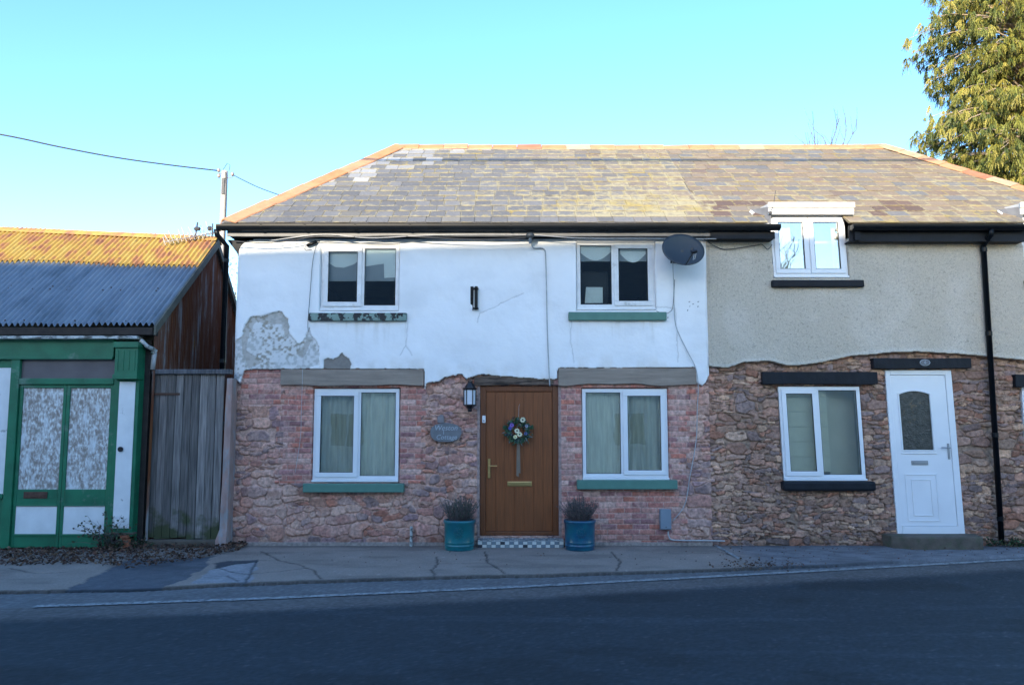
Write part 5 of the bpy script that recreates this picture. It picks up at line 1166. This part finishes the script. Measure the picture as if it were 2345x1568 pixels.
# ============================================================ POLE, WIRES, AERIAL
PY = 19.0; q = at(513, 392, PY); xq = at(511, 500, PY).x
pole = thing('telegraph_pole', 'pale wooden telegraph pole with insulators behind the gap between the shop and the cottage', 'telegraph pole', (xq, PY, 0))
b = MB(); b.tube([(xq, PY, -.1), (xq, PY, q.z)], .085, 12, .075); b.build('pole', M['pole'], pole, smooth=True)
b = MB(); b.tube([(xq+.05, PY-.07, q.z-.05), (xq+.075, PY-.07, q.z-.5), (xq+.07, PY-.07, q.z-3)], .014, 6); b.tube([(xq-.03, PY-.06, q.z-.1), (xq-.02, PY-.06, q.z+.02), (xq+.05, PY, q.z+.2), (xq+.12, PY, q.z+.15), (xq+.1, PY, q.z+.0)], .008, 6); b.box(xq-.03, xq+.03, PY-.1, PY-.07, q.z-.6, q.z-.2); b.build('cable_run', M['cable_d'], pole)
for dx, dz in ((-.14, -.02), (.2, -.12), (-.13, -.16)):
    b = MB(); b.tube([(xq, PY, q.z+dz-.06), (xq+dx, PY-.03, q.z+dz-.05), (xq+dx, PY-.03, q.z+dz)], .01, 6); b.ball((xq+dx, PY-.03, q.z+dz+.03), .045, 5, (1, 1, 1.2)); b.build('insulator', M['porcelain'], pole)
a = Vector((xq-.14, PY-.03, q.z+.0)); e = at(-250, 268, PY-3); e2 = at(0, 308, PY-2.2)
cable('overhead_wire', [a, a+(e2-a)*.25+Vector((0, 0, -.06)), a+(e2-a)*.5+Vector((0, 0, -.09)), a+(e2-a)*.75+Vector((0, 0, -.06)), e2, e], .017, M['cable_d'], 'overhead wire sagging from the telegraph pole out to the left', 'wire')
a = Vector((xq+.2, PY-.03, q.z-.1)); e = at(655, 452, 17.0)
cable('overhead_wire', [a, (a+e)/2+Vector((0, 0, -.04)), e], .012, M['cable_d'], 'short overhead wire from the telegraph pole down behind the cottage roof', 'wire')
# fallen television aerial on the shed ridge
ae = thing('television_aerial', 'old bent television aerial lying across the rusty shed ridge', 'aerial', at(430, 540, 13.3))
rnd = random.Random(9); p0, p1 = at(374, 562, 13.05)+Vector((0, 0, .05)), at(492, 533, 13.5)
b = MB(); b.tube([p0, p1], .012, 6); b.build('boom', M['alu'], ae)
b = MB()
for i in range(13):
    c_ = p0+(p1-p0)*(.02+i/12.5); l = .17+.05*(i/13)+rnd.uniform(-.03, .03); d = Vector((.55+rnd.uniform(-.15, .15), -.6, .45+rnd.uniform(-.25, .25))).normalized()*l; d2 = Vector((-.35, .1, .75+rnd.uniform(-.3, .2))).normalized()*l
    b.tube([c_-d*.9, c_+d*.7], .006, 5); b.tube([c_-d2*.3, c_+d2*(1.1 if i % 3 else .6)], .0055, 5)
b.build('elements', M['alu'], ae)
b = MB(); m_ = at(446, 538, 13.35); b.tube([m_+Vector((0, 0, -.1)), m_+Vector((.04, 0, .22))], .014, 6); b.ball(m_+Vector((.05, -.03, .1)), .05, 4, (1.3, 1, .8)); b.tube([at(486, 540, 13.4), at(487, 512, 13.4)], .012, 6); b.ball(at(480, 523, 13.4), .045, 4); b.build('mast', M['cable_d'], ae)
# flue-like stub antenna wire on the dormer
b = MB(); a = at(1764, 487, WY-.17); b.ball(a, .03, 4, (1, .6, .8)); b.tube([a, a+Vector((.05, 0, .12)), at(1776, 437, WY-.05)], .005, 5); o = b.build('whip_aerial', M['cable_d']); tag(o, 'thin dark whip aerial fixed to the front of the left dormer', 'aerial')

# ============================================================ TREES
def bare_tree(name, base, height, seed, label, r0=.12, m=None, levels=5, group=None, spread=.55, lean=0):
    rnd = random.Random(seed); t = thing(name, label, 'tree', base, group); tr = MB(); tw = MB()
    def grow(p, d, l, r, lv):
        pts = [p]; n = 4; dd = d.copy()
        for k in range(n): dd = (dd+Vector((rnd.uniform(-.18, .18), rnd.uniform(-.18, .18), rnd.uniform(-.05, .14)))).normalized(); p = p+dd*l/n; pts.append(p)
        (tr if lv >= levels-1 else tw).tube(pts, r, 6 if lv > 2 else 4, r*.6, caps=False)
        if lv == 0: return
        for k in range(rnd.choice((2, 3, 3))):
            j = rnd.randint(2, n); ax = Vector((rnd.uniform(-1, 1), rnd.uniform(-1, 1), rnd.uniform(-.1, .5))).normalized(); grow(pts[j], (dd+ax*spread*rnd.uniform(.7, 1.4)).normalized(), l*rnd.uniform(.6, .85), r*.58, lv-1)
    grow(Vector(base), Vector((lean, 0, 1)), height*.25, r0, levels)
    zmax = max(v_[2] for v_ in tw.v); kz = height/zmax
    for q_ in (tr, tw): q_.v = [(base[0]+(v_[0]-base[0])*kz, base[1]+(v_[1]-base[1])*kz, v_[2]*kz) for v_ in q_.v]
    tr.build('trunk', m or M['twig'], t, smooth=True); tw.build('crown', m or M['twig'], t); return t
q = at(1815, 420, 26); bare_tree('bare_tree', (q.x, 26, 0), at(1900, 255, 26).z, 11, 'leafless tree whose top twigs show above the ridge of the pebble-dashed house', .2, levels=6, spread=.55)
def conifer(base, height, rad, seed):
    rnd = random.Random(seed); t = thing('conifer_tree', 'tall dense conifer with drooping yellow-green sprays behind the right end of the roof', 'tree', base)
    tr = MB(); bx, by = base[0], base[1]; pts = [(bx, by, -.2), (bx+.1, by, height*.3), (bx-.05, by, height*.6), (bx, by, height)]; tr.tube(pts, .32, 12, .04); tr.build('trunk', M['bark'], t, smooth=True)
    br = MB(); cr = MB(); z = 3.0
    def spray(p, out, ln):
        # a hanging fan of little scale-leaved twigs
        tone = rnd.choice([(.18, .185, .03), (.24, .23, .04), (.12, .14, .028), (.07, .1, .025), (.28, .25, .055), (.16, .17, .03)])
        for k in range(rnd.randint(15, 21)):
            d = (out*rnd.uniform(.1, .9)+Vector((rnd.uniform(-.5, .5), rnd.uniform(-.5, .5), -rnd.uniform(.5, 1.3)))).normalized(); q = p; l = ln*rnd.uniform(.5, 1.1); g_ = rnd.uniform(.75, 1.25)
            cr.col = tuple(v*g_ for v in tone)
            s_ = d.cross(Vector((rnd.uniform(-1, 1), rnd.uniform(-1, 1), .2))).normalized()
            for j in range(4):
                w_ = .016*(1-j*.18); e = q+d*l/4; off = s_*w_
                cr.add([q-off*.4, q+d*l*.12+off, e, q+d*l*.1-off], [(0, 1, 2), (0, 2, 3)]); q = e-d*.01; d = (d+Vector((rnd.uniform(-.2, .2), rnd.uniform(-.2, .2), -.25))).normalized()
    while z < height-.3:
        f = (z-3)/(height-3); R_ = rad*(1.0-.7*max(0, f-.55)/.45)*(.86+.14*math.sin(z*2.3)) ; nb = 18
        for k in range(nb):
            a = rnd.uniform(0, 2*math.pi); l = R_*rnd.uniform(.7, 1.0); p = Vector((bx, by, z+rnd.uniform(-.2, .2))); out = Vector((math.cos(a), math.sin(a), 0)); pth = [p]; up_a = rnd.uniform(.15, .5); n = 7
            for j in range(n): p = p+(out+Vector((0, 0, up_a-.13*j))+Vector((rnd.uniform(-.12, .12), rnd.uniform(-.12, .12), rnd.uniform(-.05, .05)))).normalized()*l/n; pth.append(p)
            br.tube(pth, .035, 5, .008, caps=False)
            for j in range(2, n+1):
                for s_ in range(4 if j > 3 else 2):
                    side = out.cross(Vector((0, 0, 1)))*rnd.choice((-1, 1)); p2 = pth[j]+Vector((rnd.uniform(-.12, .12), rnd.uniform(-.12, .12), rnd.uniform(-.06, .06)))+side*rnd.uniform(0, .35); spray(p2, (out*.6+side*.5), rnd.choice((rnd.uniform(.14, .26), rnd.uniform(.28, .42))))
        z += .27
    br.build('branches', M['bark_pale'], t, smooth=True); cr.build('crown', M['needle'], t); return t
q = at(2350, 300, 19.5); conifer((q.x, 19.5, 0), 18.5, 2.95, 5)
# sunlit shrub glimpsed between the downpipe and the cottage wall
def shrub(base, h, rad, seed, label, name='shrub'):
    rnd = random.Random(seed); t = thing(name, label, 'shrub', base); b = MB(); st_ = MB()
    for i in range(60):
        a = rnd.uniform(0, 6.28); e = Vector(base)+Vector((rad*rnd.uniform(.2, 1)*math.cos(a), rad*rnd.uniform(.2, 1)*math.sin(a), h*rnd.uniform(.5, 1))); p = Vector(base); mid = (p+e)/2+Vector((rnd.uniform(-.2, .2), rnd.uniform(-.2, .2), .2)); st_.tube([p, mid, e], .018, 5, .004)
        for k in range(70):
            f_ = rnd.uniform(.3, 1.05); pp = p+(e-p)*f_+Vector((rnd.uniform(-.18, .18), rnd.uniform(-.18, .18), rnd.uniform(-.18, .18))); b.col = rnd.choice([(.12, .12, .04), (.2, .17, .06), (.25, .2, .1), (.08, .09, .03), (.3, .24, .13)])
            leaf2(b, pp, Vector((rnd.uniform(-1, 1), rnd.uniform(-1, 1), rnd.uniform(-1, 1))), .07, .02, rnd)
    st_.build('stems', M['bark_pale'], t); b.build('leaves', M['leaf'], t)
q = at(527, 700, 20.5); shrub((q.x, 20.5, 0), 6.2, .95, 3, 'tall sunlit shrub glimpsed between the black downpipe and the cottage corner')

# ============================================================ GROUND, ROAD, PAVEMENT
def kerb_y(x):     # the far side of the carriageway, measured along the photo
    P = [onground(*p) for p in ((-400, 1375), (0, 1352), (300, 1347), (430, 1340), (600, 1332), (1000, 1319), (1300, 1313), (1600, 1303), (1900, 1292), (2345, 1268), (2800, 1245))]
    return np.interp(x, [p.x for p in P], [p.y for p in P])
RZ0 = -.035
lp = [onground(80, 1389, RZ0), onground(600, 1371, RZ0), onground(1172, 1345, RZ0), onground(1700, 1317, RZ0), onground(2345, 1281, RZ0), onground(2700, 1262, RZ0)]
def line_y(x):
    a, b = lp[0], lp[4]; return np.interp(x, [-40, a.x]+[p.x for p in lp[1:]]+[40], [a.y-(40+a.x)*.17, a.y]+[p.y for p in lp[1:]]+[lp[-1].y+(40-lp[-1].x)*.21])
PG = lambda pts: [(onground(a, b).x, onground(a, b).y) for a, b in pts]
drive = PG([(140, 1354), (205, 1325), (262, 1298), (300, 1280), (430, 1276), (490, 1272), (470, 1298), (430, 1322), (370, 1345), (250, 1352)])
white_p = PG([(440, 1335), (488, 1302), (520, 1288), (588, 1284), (586, 1306), (570, 1334)])
dark_p = PG([(490, 1290), (520, 1284), (590, 1281), (588, 1287), (530, 1293), (490, 1302)])
crk = [PG(p) for p in ([(560, 1336), (574, 1312), (590, 1283)], [(590, 1283), (640, 1283), (690, 1293), (720, 1306), (735, 1325)], [(574, 1312), (640, 1308), (705, 1299)], [(1000, 1274), (1003, 1290), (990, 1305), (996, 1318)], [(1003, 1290), (1130, 1288)], [(1112, 1262), (1118, 1288), (1140, 1300), (1155, 1312)], [(500, 1300), (540, 1312), (575, 1316)], [(600, 1262), (640, 1283)], [(470, 1322), (520, 1318), (545, 1330)], [(1640, 1262), (1700, 1275), (1790, 1272), (1850, 1282)], [(1880, 1258), (1960, 1268), (2050, 1262)], [(20, 1300), (80, 1312), (150, 1310)], [(1400, 1262), (1420, 1285), (1410, 1306)])]
def pave_fn(x, y):
    ke = kerb_y(x)+.025*(fbm(x*5, y*0+1, 3)-.5)*2+.012*(fbm(x*20, y*0+1, 4)-.5)*2
    n = fbm(x*3, y*3, 5); fine = fbm(x*40, y*40, 6)
    d = .005*(fbm(x*1.5, y*1.5, 7)-.5)+.003*fine
    c = np.array([.29, .24, .205])*(.78+.34*n)[..., None]*(.9+.2*fine)[..., None]
    rough = sstep(X(1640, 1280, 10.5), X(1760, 1280, 10.5), x)[..., None]; nn = fbm(x*6, y*9, 12)
    c = c*(1-rough)+rough*(np.array([.17, .17, .18])*(.6+.8*nn)[..., None]); d = d+.012*(nn-.5)*rough[..., 0]
    for poly, col, dd in ((drive, (.095, .105, .12), -.012), (white_p, (.27, .27, .28), .003), (dark_p, (.05, .055, .065), -.01)):
        k = inpoly(x+.16*(fbm(x*4, y*4, 15)-.5)+.03*(fbm(x*25, y*25, 18)-.5), y+.12*(fbm(x*4, y*4, 16)-.5)+.03*(fbm(x*25, y*25, 19)-.5), poly); c = np.where(k[..., None], np.array(col)*(.75+.5*fbm(x*12, y*12, 17))[..., None], c); d = d+dd*k
    for ck in crk:
        s_ = segdist(x+.05*(fbm(x*9, y*9, 25)-.5), y+.05*(fbm(x*9, y*9, 26)-.5), ck); k = sstep(.02, .006, s_); c = c*(1-.72*k[..., None]); d = d-.012*k
    st = sstep(.55, .72, fbm(x*1.2, y*3, 81)); c = c*(1-.22*st[..., None]); sp = vnoise(x*28, y*28, 82) > .94; c = np.where(sp[..., None], c*1.35, c)
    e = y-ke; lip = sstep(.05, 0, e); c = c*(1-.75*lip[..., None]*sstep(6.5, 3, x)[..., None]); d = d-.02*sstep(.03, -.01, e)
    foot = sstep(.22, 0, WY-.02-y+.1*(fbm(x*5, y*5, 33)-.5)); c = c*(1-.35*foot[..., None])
    k = np.where(e < -.03, -1, 0); d = np.where(e < .0, -.055, d)
    return d, c, k
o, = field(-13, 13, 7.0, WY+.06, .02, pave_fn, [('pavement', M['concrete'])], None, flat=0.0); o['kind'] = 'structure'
def road_fn(x, y):
    ly = line_y(x); t = y-ly; n = fbm(x*.8, y*3, 5); fine = vnoise(x*55, y*55, 6); f2 = vnoise(x*90+5, y*90, 8)
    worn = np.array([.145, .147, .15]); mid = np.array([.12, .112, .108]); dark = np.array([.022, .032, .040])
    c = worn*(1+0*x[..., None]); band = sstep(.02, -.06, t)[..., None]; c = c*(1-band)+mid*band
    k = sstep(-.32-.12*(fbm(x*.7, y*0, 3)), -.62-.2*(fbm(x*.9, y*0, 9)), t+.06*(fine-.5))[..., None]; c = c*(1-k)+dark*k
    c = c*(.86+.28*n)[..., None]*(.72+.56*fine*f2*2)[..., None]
    c = c+np.where((vnoise(x*70, y*70, 77) > .93)[..., None], .035, 0)
    c = c*(1-.3*(sstep(.58, .7, fbm(x*.9, y*1.6, 33))*k[..., 0])[..., None])*(1+.3*(sstep(.6, .68, fbm(x*.5+3, y*4, 35))*k[..., 0])[..., None])
    return .004*(fine-.5), c, np.zeros(x.shape, int)
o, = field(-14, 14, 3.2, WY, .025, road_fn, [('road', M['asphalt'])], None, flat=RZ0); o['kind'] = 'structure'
b = MB(); b.col = (.04, .046, .056); b.add([(-60, -4.2, RZ0-.012), (60, -4.2, RZ0-.012), (60, 12, RZ0-.012), (-60, 12, RZ0-.012)], [(0, 1, 2, 3)]); o = b.build('road_bed', M['asphalt']); o['kind'] = 'structure'
# edge line with ragged ends and worn gaps, laid as a thin sheet
b = MB(); rnd = random.Random(21); x = lp[0].x; hw = .05; V = []; fs = []
while x < 12:
    ly = float(line_y(x)); V += [(x, ly-hw+rnd.uniform(-.006, .006), RZ0+.008), (x, ly+hw+rnd.uniform(-.006, .006), RZ0+.008)]; x += .06
V[0] = (V[0][0], V[0][1], V[0][2])
for i in range(len(V)//2-1): fs.append((2*i, 2*i+2, 2*i+3, 2*i+1))
b.add(V, fs); o = b.build('edge_line', M['white_line']); o['kind'] = 'structure'
# faint pale strip across the pavement
P4 = [onground(*p, .0085) for p in ((1632, 1246), (1640, 1246), (1700, 1279), (1690, 1279))]; b = MB(); b.add(P4, [(0, 1, 2, 3)]); o = b.build('pavement_strip', M['white_line']); o['kind'] = 'structure'
b = MB(); b.add([(-600, -600, -.12), (600, -600, -.12), (600, 900, -.12), (-600, 900, -.12)], [(0, 1, 2, 3)]); o = b.build('ground', M['ground']); o['kind'] = 'structure'

# ============================================================ THE OTHER SIDE OF THE STREET (throws the shade and shows in the glass)
def opposite(x0, x1, h0, h1, label):
    t = thing('opposite_house', label, 'house', ((x0+x1)/2, -4.5, 0)); yf, yr, yk = -4.6, -8.7, -12.8; ez = 5.7
    b = MB(); b.prism([(x0, -.1), (x1, -.1), (x1, ez), (x0, ez)], yk, yf); b.add([(x0, yf, ez), (x0, yk, ez), (x0, yr, h0-.1)], [(0, 1, 2)]); b.add([(x1, yf, ez), (x1, yk, ez), (x1, yr, h1-.1)], [(0, 2, 1)]); b.build('wall', M['opp_wall'], t)
    b = MB()
    for s_ in (yf+.3, yk-.3): b.add([(x0-.05, s_, ez-.2), (x1+.05, s_, ez-.2), (x1+.05, yr, h1), (x0-.05, yr, h0)], [(0, 1, 2, 3)])
    b.build('roof', M['opp_roof'], t)
    n = int((x1-x0)/3.2)
    for i in range(n):
        for zz, hh in ((.9, 1.2), (3.6, 1.2)):
            cx = x0+(i+.5)*(x1-x0)/n; b = MB()
            for a, c_, e, f_ in ((cx-.6, cx+.6, zz, zz+.07), (cx-.6, cx+.6, zz+hh-.07, zz+hh), (cx-.6, cx-.53, zz+.07, zz+hh-.07), (cx+.53, cx+.6, zz+.07, zz+hh-.07), (cx-.03, cx+.03, zz+.07, zz+hh-.07)): b.box(a, c_, yf, yf+.05, e, f_)
            wn_ = b.build('window', M['upvc'], t); b = MB(); b.box(cx-.53, cx+.53, yf+.002, yf+.02, zz+.07, zz+hh-.07); b.build('pane', M['door_glass'], wn_)
    return t
zs = lambda z: z
SH = 20/math.cos(R(SUN_AZ))*math.tan(R(SUN_EL))
zA = Z(558, WY)+SH; 
opposite(-10.4, 5.6, zA-.14, zA+.3, 'cream rendered house across the street facing the cottage')
opposite(-34, -10.5, zA+.35, zA+.18, 'cream rendered house across the street facing the old shop')
b = MB(); b.box(5.7, 34, -5.2, -4.7, -.1, 2.9); o = b.build('glow_block_wall', M['opp_wall']); tag(o, 'long unseen wall added across the street to block horizon glow in the glass', 'wall')  # added out of view to keep horizon glow out of the lower panes
bare_tree('bare_tree', (11.5, -9.5, 0), 9.5, 31, 'leafless tree across the street mirrored in the dormer glass', .2, levels=6, spread=.6)
# aerial bundle strung along the far pavement, whose shadow crosses the slates
SC = Vector(slope_pt(0, SL*.72)); dd = 8.5; 
pts = []
for x in (-16, -8, 0, 8, 16):
    P_ = Vector(slope_pt(x, SL*(.775+.0*x)))+Vector((0, 0, .02-.012*(abs(x)/8)**2)); pts.append(P_+sd*dd)
cable('overhead_wire', [tuple(p) for p in pts], .045, M['cable_d'], 'thick overhead wire strung above the street in front of the cottages', 'wire')
